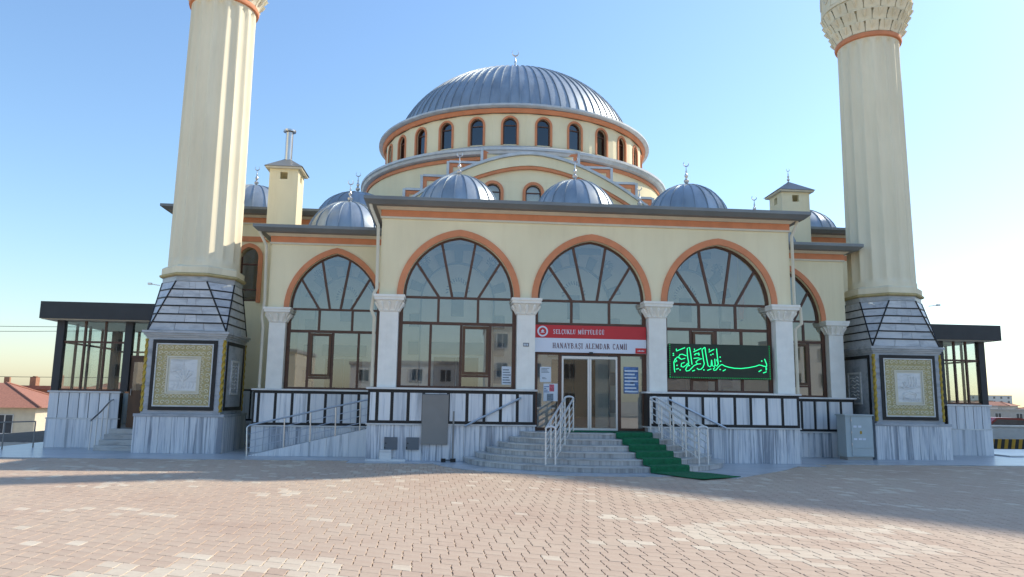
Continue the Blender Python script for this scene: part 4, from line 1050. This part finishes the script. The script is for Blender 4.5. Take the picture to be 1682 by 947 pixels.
# condensed serif capitals drawn as strokes: thick stems, thin arms, slab serifs
def serif_text(s, h, track=.09):
    T, t, W0 = .15, .07, .56
    G = {}
    def stem(x, z0=0, z1=1, w=T): return [('b', x, z0, x, z1, w)]
    def ser(x, z, w=.24): return [('b', x-w/2, z, x+w/2, z, t)]
    sS = lambda x: stem(x)+ser(x, .035)+ser(x, .965)
    G['I'] = (.26, sS(.13)); G['İ'] = (.26, sS(.13)+[('d', .13, 1.18, .09)])
    G['H'] = (.62, sS(.13)+sS(.49)+[('b', .13, .5, .49, .5, t)])
    G['L'] = (.52, sS(.13)+[('b', .13, .04, .5, .04, t), ('b', .48, 0, .48, .25, t)])
    G['E'] = (.54, sS(.13)+[('b', .13, .04, .52, .04, t), ('b', .13, .96, .5, .96, t), ('b', .13, .5, .4, .5, t), ('b', .5, 0, .5, .22, t), ('b', .48, .78, .48, 1, t)])
    G['F'] = (.52, sS(.13)+[('b', .13, .96, .5, .96, t), ('b', .13, .5, .4, .5, t), ('b', .48, .76, .48, 1, t)])
    G['T'] = (.56, stem(.28)+ser(.28, .035)+[('b', .02, .96, .54, .96, t), ('b', .04, .76, .04, 1, t), ('b', .52, .76, .52, 1, t)])
    G['A'] = (.64, [('b', .1, 0, .32, 1, t), ('b', .32, 1, .54, 0, T), ('b', .18, .34, .45, .34, t)]+ser(.1, .035, .2)+ser(.54, .035, .24))
    G['N'] = (.66, [('b', .12, 0, .12, 1, t), ('b', .12, 1, .54, 0, T), ('b', .54, 0, .54, 1, t)]+ser(.12, .035, .2)+ser(.10, .965, .2)+ser(.54, .965, .2))
    G['M'] = (.78, [('b', .12, 0, .14, 1, t), ('b', .14, 1, .39, .1, T), ('b', .39, .1, .64, 1, t), ('b', .64, 0, .64, 1, T)]+ser(.12, .035, .2)+ser(.64, .035, .24))
    G['K'] = (.62, sS(.13)+[('b', .15, .42, .5, 1, t), ('b', .26, .55, .52, 0, T)]+ser(.52, .035, .2)+ser(.5, .965, .2))
    G['Y'] = (.60, [('b', .08, 1, .3, .45, T), ('b', .52, 1, .3, .45, t)]+stem(.3, 0, .47)+ser(.3, .035)+ser(.08, .965, .2)+ser(.52, .965, .18))
    U = [('b', .13, .25, .13, 1, T), ('p', [(.13, .28), (.17, .1), (.3, .03), (.43, .1), (.47, .28)], .09), ('b', .47, .25, .47, 1, t)]+ser(.13, .965)+ser(.47, .965, .2)
    G['U'] = (.6, U); G['Ü'] = (.6, U+[('d', .2, 1.18, .09), ('d', .4, 1.18, .09)])
    C = [('p', [(.5, .78), (.42, .94), (.3, .97), (.17, .85), (.12, .5), (.17, .15), (.3, .03), (.42, .06), (.5, .2)], .11), ('b', .5, .72, .5, .98, .05)]
    ced = [('p', [(.3, 0), (.36, -.1), (.26, -.2)], .06)]
    G['C'] = (.58, C); G['Ç'] = (.58, C+ced)
    Gg = C+[('b', .46, .05, .46, .42, T*.8)]+ser(.46, .42, .22)
    G['Ğ'] = (.62, Gg+[('p', [(.2, 1.24), (.3, 1.12), (.4, 1.24)], .05)]); G['G'] = (.62, Gg)
    Ss = [('p', [(.46, .78), (.38, .95), (.24, .97), (.13, .84), (.15, .66), (.4, .42), (.46, .25), (.38, .07), (.24, .03), (.1, .16)], .11), ('b', .46, .74, .46, .98, .05), ('b', .1, .02, .1, .26, .05)]
    G['S'] = (.56, Ss); G['Ş'] = (.56, Ss+ced)
    G['D'] = (.62, sS(.13)+[('p', [(.13, .96), (.34, .94), (.48, .75), (.51, .5), (.48, .25), (.34, .06), (.13, .04)], .1)])
    Bp = [('p', [(.13, .96), (.34, .95), (.43, .76), (.34, .55), (.13, .53)], .09)]
    G['R'] = (.62, sS(.13)+Bp+[('b', .3, .54, .53, .02, T)])
    G['B'] = (.6, sS(.13)+Bp+[('p', [(.3, .53), (.48, .42), (.49, .2), (.36, .05), (.13, .04)], .1)])
    G[' '] = (.34, [])
    m = MB(); x = 0
    for ch in s:
        adv, prims = G[ch]
        for p in prims:
            k = len(m.v)
            if p[0] == 'b':
                _, xa, za, xb, zb_, w = p; L = math.hypot(xb-xa, zb_-za); a, b = -(zb_-za)/L*w/2, (xb-xa)/L*w/2
                m.quad(*[((x+u)*h, 0, v*h) for u, v in ((xa+a, za+b), (xa-a, za-b), (xb-a, zb_-b), (xb+a, zb_+b))])
            elif p[0] == 'd':
                _, xa, za, w = p; m.quad(*[((x+xa+w*.6*math.cos(q*PI/4))*h, 0, (za+w*.6*math.sin(q*PI/4))*h) for q in range(8)])
            else:
                _, pts, w = p
                V = [Vector(q) for q in pts]; rows = []
                for i, q in enumerate(V):
                    d = (V[min(i+1, len(V)-1)]-V[max(i-1, 0)]).normalized(); nn = Vector((-d.y, d.x))*w/2
                    rows.append([((x+q.x+nn.x)*h, 0, (q.y+nn.y)*h), ((x+q.x-nn.x)*h, 0, (q.y-nn.y)*h)])
                m.rows(rows, False, False)
        x += adv+track
    # small steps in depth so crossing strokes never share a plane
    out = MB()
    for i, f in enumerate(m.f):
        out.quad(*[(m.v[j][0], -.0008*(i % 5), m.v[j][2]) for j in f])
    return out, x*h
def place_text(mb, x, z, y, sx=1): g = MB(); g.v = [(x+p[0]*sx, y+p[1], z+p[2]) for p in mb.v]; g.f = mb.f; return g
sg = thing('name_sign', (.04, .07, 2.96), 'red and white mosque name sign above the glass door', 'sign')
obj('red_board', MB().box(-1.56, 1.62, .06, .145, 3.36, 3.72), 'red', sg); obj('white_board', MB().box(-1.56, 1.62, .055, .145, 2.965, 3.357), 'signwhite', sg)
for s, x0, x1, z, h, y, mt in (('SELÇUKLU MÜFTÜLÜĞÜ', -1.02, .44, 3.475, .125, .056, 'signwhite'), ('HANAYBAŞI ALEMDAR CAMİİ', -1.03, 1.08, 3.075, .15, .051, 'ink')):
    tm, w = serif_text(s, h); obj('lettering', place_text(tm, x0, z, y, (x1-x0)/w), mt, sg)
em = MB()
for a, b in ((.105, .15),):
    rows = [[(-1.31+r*math.cos(2*PI*k/28), .056-.001, 3.54+r*math.sin(2*PI*k/28)) for r in (a, b)] for k in range(29)]; em.rows(rows, False, False)
obj('emblem_ring', em, 'signwhite', sg)
em = MB(); em.quad(*[(-1.31+.042*math.cos(a), .0545, 3.55+.028*math.sin(a)) for a in [2*PI*k/10 for k in range(10)]]); em.quad((-1.37, .0545, 3.50), (-1.25, .0545, 3.50), (-1.26, .0545, 3.52), (-1.36, .0545, 3.52)); em.quad((-1.318, .0542, 3.57), (-1.302, .0542, 3.57), (-1.302, .0542, 3.60), (-1.318, .0542, 3.60))
obj('emblem_mark', em, 'signwhite', sg)
obj('number_patch', MB().box(1.31, 1.615, .045, .0545, 2.97, 3.12), 'red', sg)
em = MB()
for k in range(5): em.box(1.37+.04*k, 1.395+.04*k, .042, .0448, 3.025, 3.055+.012*(k % 2))
obj('number_marks', em, 'signwhite', sg)
obj('door_sensor', MB().box(-.0, .10, .02, .145, 2.925, 2.985), 'black', None, label='small black door sensor under the name sign', cat='sensor')
# green LED calligraphy board
lb = thing('led_sign', (3.7, .0, 2.3), 'green glowing LED calligraphy board in the right arched window', 'sign')
X0, X1, Z0, Z1 = 2.24, 5.18, 2.30, 3.27
obj('board', MB().box(X0, X1, -.02, .05, Z0, Z1), 'ledboard', lb)
def led(x, y): u = (x-75)/1500; v = (y-(92+.024*(x-75)))/505; return (X0+u*(X1-X0), -.035, Z1-v*(Z1-Z0))
ST = [[(1483,325),(1497,365),(1510,400),(1512,432),(1470,432),(1440,420),(1400,412),(1350,430),(1250,450),(1130,463),(1030,458),(950,443),(890,425),(850,402),(822,415),(790,445),(760,482),(730,488),(722,465),(745,445)],
 [(1500,432),(1500,470),(1502,492)], [(775,170),(780,240),(788,330),(796,402)], [(605,150),(612,220),(628,330),(645,420),(672,435),(690,420),(698,335)], [(698,335),(708,420),(735,432),(748,410),(745,320)], [(748,415),(775,425),(795,385),(772,330)],
 [(600,150),(560,185),(570,260),(580,340),(590,390),(570,440),(540,470),(505,475),(480,455)], [(435,312),(500,305),(560,318),(500,335),(465,365),(490,395),(540,390)], [(490,395),(440,415),(400,455),(365,488),(325,495),(315,470),(335,430)],
 [(410,402),(400,320),(392,240),(378,150),(345,165),(343,240),(350,310),(362,380),(345,430)], [(330,275),(270,250),(235,255),(215,290),(255,325),(310,310)], [(255,325),(200,290),(165,320),(145,365),(148,420),(150,470),(158,512)], [(165,320),(190,350),(160,365)], [(245,425),(280,438),(330,405),(345,380)], [(250,425),(255,385),(300,370)],
 [(185,205),(245,180),(310,155)], [(435,218),(490,192),(550,165)], [(660,222),(700,200),(738,182)], [(412,497),(450,482)], [(632,487),(690,466)], [(860,497),(902,475)], [(1390,510),(1432,485)], [(1455,530),(1505,512)], [(175,467),(215,457)], [(445,262),(470,240),(520,250)], [(185,170),(185,200)], [(450,170),(450,195)], [(667,172),(667,198)]]
sk = MB()
for s in ST: sk.tube([led(*p) for p in s], .0125, 6)
obj('calligraphy', sk, 'led', lb, True)
dk = MB()
for x, y in [(140,265),(455,258),(515,262),(720,250),(825,295),(830,355),(190,412),(235,478),(370,415),(820,475),(582,480),(1440,355),(510,236),(690,262),(1505,470),(140,240)]:
    c = led(x, y); dk.lathe([(.002, -.02), (.018, -.012), (.018, .012), (.002, .02)], 6, 0, 0); dk.v[-24:] = [(c[0]+p[0], c[1]+p[2], c[2]+p[1]) for p in dk.v[-24:]]
obj('dots', dk, 'led', lb)
bd = MB(); nb = 46
for k in range(nb): x = X0+.03+(X1-X0-.06)*k/(nb-1); bd.box(x-.011, x+.011, -.030, -.021, Z0+.02, Z0+.042)
for k in range(16):
    z = Z0+.05+(Z1-Z0-.08)*k/15
    for x in (X0+.03, X1-.03): bd.box(x-.011, x+.011, -.030, -.021, z-.011, z+.011)
obj('border_lamps', bd, 'led2', lb, kind='stuff')

# ------------------------------------------------------------------ notices and wall furniture
def notice(x0, x1, z0, z1, y, label, mat, marks):
    t = thing('notice', ((x0+x1)/2, y, z0), label, 'notice', 'notices stuck on the glass')
    obj('sheet', MB().box(x0, x1, y, y+.003, z0, z1), mat, t)
    for k, (a, b, c, d, m) in enumerate(marks):
        W, H = x1-x0, z1-z0; obj('print', MB().box(x0+a*W, x0+b*W, y-.0015-.0004*k, y-.0003, z0+c*H, z0+d*H), m, t)
lines = lambda a, b, n, z0, z1, m: [(a, b-.1*(k % 3), z0+(z1-z0)*k/n, z0+(z1-z0)*(k+.45)/n, m) for k in range(n)]
notice(-1.36, -1.05, 2.14, 2.56, .185, 'white printed notice high on the left door glass', 'paper', lines(.12, .85, 4, .62, .95, 'greyprint')+lines(.2, .6, 2, .2, .35, 'greyprint'))
notice(-1.26, -.86, 1.62, 2.10, .183, 'pale poster with pink print below the white notice', 'paper', [(.42, .75, .55, .95, 'pinkprint'), (.25, .7, .02, .42, 'greyprint')]+lines(.05, .4, 4, .5, .9, 'bluepaper'))
notice(1.00, 1.42, 1.86, 2.60, .183, 'blue poster on the glass right of the entrance door', 'bluepaper', lines(.06, .95, 7, .05, .95, 'paper'))
notice(-2.42, -2.16, 2.05, 2.55, .175, 'white printed sheets at the right edge of the left arched window', 'paper', lines(.1, .95, 6, .08, .92, 'greyprint'))
t = thing('table', (-1.1, .9, .815), 'small table standing inside the left door glass', 'table')
obj('table_top', MB().box(-1.42, -.85, .75, 1.15, 1.40, 1.44), 'paper', t)
for x in (-1.38, -.89):
    for y in (.79, 1.11): obj('leg', MB().box(x-.02, x+.02, y-.02, y+.02, .816, 1.399), 'brown', t)
t = thing('house_number', (-1.80, -.14, 3.1), 'small dark house number plate on the column by the door', 'plate')
obj('plate', MB().box(-1.87, -1.71, -.139, -.132, 3.09, 3.19), 'boxgrey', t)
m = MB()
for k in range(3): m.box(-1.855+.045*k, -1.825+.045*k, -.1415, -.1395, 3.11, 3.17)
obj('digits', m, 'paper', t)
for i, (x, l) in enumerate(((-5.35, 'grey meter box low on the marble wall nearest the ramp'), (-4.78, 'grey meter box low on the marble wall beside the taupe panel'))):
    t = thing('meter_box', (x, -.27, .30), l, 'meter box', 'meter boxes on the marble plinth')
    obj('door', MB().box(x-.17, x+.17, -.30, -.248, .30, .62), 'boxgrey', t); obj('hinge', MB().box(x-.165, x-.135, -.312, -.301, .33, .37), 'black', t); obj('lock', MB().box(x-.14, x-.11, -.312, -.301, .45, .48), 'black', t)
t = thing('wall_panel', (-4.21, -.3, .44), 'large blank taupe panel board leaning on the marble wall', 'panel')
obj('board', MB().box(-4.56, -3.86, -.31, -.268, .44, 1.74), 'taupe', t); obj('edge_trim', MB().box(-4.57, -3.85, -.315, -.266, 1.741, 1.765), 'boxgrey', t)
t = thing('marble_block', (-5.4, -.4, .012), 'small pale marble block on a slab under the meter box', 'block')
obj('slab', MB().box(-5.98, -4.95, -.52, -.27, .013, .065), 'marble_h', t); obj('block', MB().box(-5.62, -5.32, -.46, -.27, .066, .30), 'marble_h', t)
t = thing('queue_post', (-3.74, -.55, .012), 'thin brown metal stand post beside the taupe panel', 'post')
obj('pole', MB().tube([(-3.72, -.5, .05), (-3.72, -.48, 1.32)], .024, 8), 'taupe', t, True); obj('foot', MB().box(-4.02, -3.90, -.62, -.48, .013, .10), 'black', t)
obj('foot', MB().box(-3.78, -3.64, -.58, -.44, .013, .10), 'black', t); obj('foot_bar', MB().box(-3.899, -3.781, -.54, -.50, .04, .075), 'boxgrey', t)
# electrical cabinet by the right wing
t = thing('electrical_cabinet', (8.55, 1.6, .012), 'pale grey electrical cabinet standing between right wing and minaret', 'cabinet')
obj('body', MB().box(8.05, 8.90, 1.35, 1.85, .10, 1.32), 'cabinet', t); obj('top', MB().box(8.01, 8.94, 1.31, 1.89, 1.321, 1.36), 'cabinet', t); obj('foot', MB().box(8.08, 8.87, 1.38, 1.82, .013, .099), 'concrete', t)
obj('door', MB().box(8.22, 8.87, 1.33, 1.349, .36, 1.28), 'cabinet', t); obj('lower_door', MB().box(8.22, 8.87, 1.33, 1.349, .13, .35), 'cabinet', t)
for k, (x, z) in enumerate(((8.33, 1.0), (8.48, 1.0), (8.33, .63), (8.48, .63), (8.6, .63))): obj('plate', MB().box(x-.05, x+.05, 1.322, 1.329, z-.03, z+.03), 'signwhite', t)
obj('warning_plate', MB().box(8.48, 8.54, 1.322, 1.329, .78, .87), 'gold', t)
for z in (.45, .8, 1.15): obj('hinge', MB().box(8.205, 8.235, 1.318, 1.329, z, z+.06), 'steel', t)
# teal notice in the right porch
t = thing('porch_notice', (12.75, 3.9, 1.75), 'teal notice sheet inside the right porch glass', 'notice')
obj('sheet', MB().box(12.48, 12.98, 3.94, 3.95, 1.80, 2.62), 'teal', t); obj('print', MB().box(12.55, 12.90, 3.935, 3.939, 2.2, 2.24), 'paper', t)
# info board and rail at left edge
t = thing('display_board', (-17.1, 1.9, 0), 'empty metal display board frame at the left edge', 'board')
m = MB(); m.box(-17.55, -17.5, 1.9, 1.95, .0, 1.0); m.box(-16.75, -16.7, 1.9, 1.95, .0, 1.0); m.box(-17.5, -16.75, 1.9, 1.95, .95, 1.0)
obj('frame', m, 'steel', t); obj('board_panel', MB().box(-17.49, -16.76, 1.915, 1.935, .30, .90), 'boxgrey', t)
t = thing('railing', (-16.5, 2.4, 0), 'low metal railing beside the left porch', 'railing')
obj('top_rail', MB().tube([(-17.0, 1.7, .78), (-16.2, 3.4, .78)], .02, 6), 'taupe', t)
for k in range(3): f = k/2; obj('post', MB().tube([(-17.0+.8*f, 1.7+1.7*f, -.02), (-17.0+.8*f, 1.7+1.7*f, .78)], .02, 6), 'taupe', t)

# ------------------------------------------------------------------ surroundings
def house(name, label, x, y, z, w, d, h, rh, wall, roof, rz, nwin, floors, group=None, chim=True, flat=False, cat='house'):
    t = thing(name, (x, y, z), label, cat, group); Mx = Matrix.Translation((x, y, z)) @ Matrix.Rotation(rz, 4, 'Z')
    def P(n, m, mat, parent=t): g = MB(); g.merge(m, Mx); return obj(n, g, mat, parent)
    wl = P('wall', MB().box(-w/2, w/2, -d/2, d/2, 0, h), wall)
    if flat: rf = P('roof', MB().box(-w/2-.15, w/2+.15, -d/2-.15, d/2+.15, h+.002, h+.35), roof)
    else:
        m = MB(); m.frustum(-w/2-.5, w/2+.5, -d/2-.5, d/2+.5, h+.002, -w/2+d*.42, w/2-d*.42, -.12, .12, h+rh); rf = P('roof', m, roof)
        for sx in (-1, 1):
            for sy in (-1, 1): P('ridge_tiles', MB().tube([(sx*(w/2+.5), sy*(d/2+.5), h+.04), (sx*(w/2-d*.42), sy*.12, h+rh+.02)], .09, 6), 'roof_red', rf)
    if chim: P('chimney', MB().box(w*.15, w*.15+.6, -.6, 0, h+rh*.4, h+rh+.8), 'housebrick', rf); P('chimney', MB().box(-w*.22, -w*.22+.5, .3, .9, h+rh*.3, h+rh+.6), 'housebrick', rf)
    fh = h/floors
    for f in range(floors):
        for k in range(nwin):
            for sy in (-1, 1):
                wx = -w/2+w*(k+.5)/nwin; z0 = f*fh+fh*.32; z1 = f*fh+fh*.80
                wd = P('window', MB().box(wx-.55, wx+.55, min(sy*(d/2+.03), sy*(d/2-.05)), max(sy*(d/2+.03), sy*(d/2-.05)), z0, z1), 'window_dark')
                fr = MB(); ya, yb = sorted((sy*(d/2+.031), sy*(d/2+.08)))
                fr.box(wx-.62, wx+.62, ya, yb, z0-.08, z0); fr.box(wx-.62, wx+.62, ya, yb, z1, z1+.06); fr.box(wx-.04, wx+.04, ya, yb, z0, z1); fr.box(wx-.62, wx-.55, ya, yb, z0, z1); fr.box(wx+.55, wx+.62, ya, yb, z0, z1)
                P('frame', fr, 'housewhite', wd)
    return t
house('house', 'cream house with red hipped tile roof nearest the left edge', -46, 47, -5.5, 17, 10, 5.9, 2.0, 'housewall', 'roof_red', R(8), 4, 2, chim=False)
house('house', 'brick house with chimneys rising behind the red roof at left', -47, 58, -5.5, 14, 10, 7.4, .4, 'housebrick', 'roof_red', R(-6), 4, 2, flat=True)
house('house', 'orange brick house beside the porch in the left distance', -33, 66, -5.5, 8, 8, 8.0, 1.0, 'housebrick', 'roof_red', R(4), 3, 2, flat=True)
house('house', 'low red roofed house partly hidden behind the left porch', -26, 52, -5.5, 9, 8, 5.6, 1.5, 'housewall', 'roof_red', R(0), 3, 2, chim=True)
for k, (x, y, w, h, wl, rf, fl) in enumerate(((-62, 80, 12, 6.6, 'housebrick', 'roof_red', 0), (-52, 96, 10, 7.2, 'housewall', 'roof_red', 0), (-70, 110, 14, 7.6, 'housebrick', 'concrete', 1), (-44, 84, 7, 7.4, 'housebrick', 'roof_red', 1), (-58, 130, 12, 8.2, 'houseblock', 'roof_red', 0))):
    house('house', ['brick house with low red roof behind the cream one at left', 'cream house with red roof further back at left', 'flat roofed brick block far back at the left edge', 'narrow flat brick building close to the left porch', 'grey house with red roof farthest back at left'][k], x, y, -5.5, w, 9, h, 1.6, wl, rf, R(random.uniform(-15, 15)), 3, 2, group='houses left of the mosque', chim=k < 3, flat=bool(fl))
# far town at right, each building by itself
random.seed(21); 
TOWN = []
desc = ['pale flat roofed block', 'grey block', 'cream house', 'brick block', 'white apartment block']
for k in range(26):
    an = R(30 + 12.5*random.random()) if k < 18 else R(24+22*random.random()); dist = 170+420*(k/26.)+random.random()*30
    TOWN.append((CAMP.x+dist*math.sin(an), CAMP.y+dist*math.cos(an), dist, an))
ORD = {k: i for i, k in enumerate(sorted(range(len(TOWN)), key=lambda q: TOWN[q][3]))}
NUM = 'one two three four five six seven eight nine ten eleven twelve thirteen fourteen fifteen sixteen seventeen eighteen nineteen twenty twenty-one twenty-two twenty-three twenty-four twenty-five twenty-six'.split()
walls = ['housewhite', 'houseblock', 'housewall', 'housebrick', 'housewhite']
for k, (x, y, d, an) in enumerate(TOWN):
    h = 3.6+random.random()*2.6 + d*.009; w = 8+random.random()*8
    house('town_building', 'distant %s, number %s from the left among the far town roofs' % (desc[k % 5], NUM[ORD[k]]), x, y, -5.46, w, 8, h, 1.2, walls[k % 5], 'roof_red' if k % 3 == 0 else 'concrete', -an+random.uniform(-.5, .5), max(2, int(w/3.5)), 2 if h < 8 else 3, group='distant town buildings', chim=False, flat=k % 3 != 0, cat='building')
house('town_building', 'tall white apartment block on the right skyline', 395, 500, -5.46, 26, 14, 15, 1, 'housewhite', 'concrete', R(-38), 6, 5, group='distant town buildings', chim=False, flat=True, cat='building')
# homes facing the mosque across the square, behind the camera (seen in the glass)
for k, (x, y, w, h, wl, fl) in enumerate(((-26, -58, 13, 6.2, 'housewall', 2), (-9, -62, 12, 5.2, 'housewhite', 2), (7, -60, 14, 9, 'housewall', 3), (24, -57, 13, 6.4, 'houseblock', 2), (40, -60, 14, 8.5, 'housewhite', 3), (-44, -60, 14, 8.0, 'housewall', 3))):
    house('house', ['cream house across the square, left of the white one', 'low white house across the square', 'three storey cream house across the square', 'grey house across the square, right of the cream one', 'white three storey house at the right end across the square', 'three storey cream house at the left end across the square'][k], x, y, -.05, w, 9, h, 1.0, wl, 'concrete', R(random.uniform(-5, 5)), 4, fl, group='houses across the square', chim=False, flat=True)
# apartment block added unseen at right so its shade falls on the square
house('shade_block', 'tall cream apartment block added out of view at right to shade the square', 39.5, 7.5, -5.46, 19.5, 11, 35.2, 1, 'housewall', 'concrete', R(-51), 5, 11, chim=False, flat=True, cat='building')
# parapet wall, striped barrier and car on the right
t = thing('boundary_wall', (22, 10, -.05), 'low pale wall with coping beyond the right porch', 'wall')
obj('wall_body', MB().box(16.5, 22.4, 10.4, 10.65, -.05, .80), 'housewhite', t); obj('coping', MB().box(16.45, 22.45, 10.35, 10.7, .801, .86), 'marble_h', t)
t = thing('striped_barrier', (17.5, 8.1, 0), 'yellow and black striped barrier kerb by the right wall', 'barrier')
for k in range(22):
    x = 15.4+.3*k; m = MB(); m.loft([(x, 8.0, 0), (x+.15, 8.0, 0), (x+.23, 8.0, .38), (x+.08, 8.0, .38)], [(x, 8.25, 0), (x+.15, 8.25, 0), (x+.23, 8.2, .38), (x+.08, 8.2, .38)]); obj('stripe', m, 'yblack', t)
    x += .15; m = MB(); m.loft([(x, 8.0, 0), (x+.15, 8.0, 0), (x+.23, 8.0, .38), (x+.08, 8.0, .38)], [(x, 8.25, 0), (x+.15, 8.25, 0), (x+.23, 8.2, .38), (x+.08, 8.2, .38)]); obj('stripe', m, 'yyellow', t)
obj('kerb', MB().box(14.7, 22.3, 3.2, 6.8, -.02, .06), 'marble_h', None, kind='structure')
def car(x, y, z, rz, label):
    t = thing('parked_car', (x, y, z), label, 'car'); Mx = Matrix.Translation((x, y, z)) @ Matrix.Rotation(rz, 4, 'Z')
    def P(n, m, mat, sm=False): g = MB(); g.merge(m, Mx); return obj(n, g, mat, t, sm)
    prof = [(-2.1,.35),(2.1,.35),(2.15,.65),(2.0,.82),(1.15,.92),(.55,1.38),(.2,1.45),(-1.0,1.45),(-1.6,1.05),(-2.1,.95)]
    m = MB(); m.loft([(a, -.85, b) for a, b in prof], [(a, .85, b) for a, b in prof]); P('body', m, 'carpaint')
    g = [(1.0,.95),(.52,1.34),(-.95,1.38),(-1.45,1.03)]
    for s in (-1, 1): P('window', MB().prism_y(g, min(s*.852, s*.86), max(s*.852, s*.86)), 'window_dark')
    P('windscreen', MB().loft([(1.14,-.75,.94),(1.14,.75,.94),(.58,.65,1.38),(.58,-.65,1.38)], [(1.17,-.75,.95),(1.17,.75,.95),(.61,.65,1.39),(.61,-.65,1.39)]), 'window_dark')
    for a in (-1.3, 1.35):
        for s in (-1, 1):
            w = MB(); pts = [(a+.33*math.cos(2*PI*k/16), .33+.33*math.sin(2*PI*k/16)) for k in range(16)]; w.prism_y(pts, min(s*.70, s*.88), max(s*.70, s*.88)); P('wheel', w, 'yblack')
    for s in (-1, 1): P('headlight', MB().box(2.1, 2.17, min(s*.45, s*.75), max(s*.45, s*.75), .6, .75), 'signwhite')
car(22.6, 13.6, -.3, R(4), 'red car parked behind the low right wall')
# overhead wires
for k, (z0, z1) in enumerate(((6.2, 6.4), (5.6, 6.3), (3.2, 3.0))):
    pts = [(-58+46*q/12, 30, z0+(z1-z0)*q/12 - .5*math.sin(PI*q/12)) for q in range(13)]
    obj('overhead_wire', MB().tube(pts, .016, 5), 'wire', None, label=['topmost of the three thin wires crossing the left sky', 'middle of the three thin wires crossing the left sky', 'lowest of the three thin wires crossing the left sky'][k], cat='wire', group='overhead wires')
for x, l in ((-58, 'wooden utility pole off to the left of the houses'), (-12, 'wooden utility pole behind the mosque')):
    t = thing('utility_pole', (x, 30, -4), l, 'pole', 'utility poles'); obj('pole', MB().lathe([(.16, -5.4), (.11, 7.0)], 10, x, 30), 'wood', t, True); obj('cross_arm', MB().box(x-.08, x+.08, 29.4, 30.6, 6.2, 6.35), 'wood', t)
bpy.context.view_layer.update()
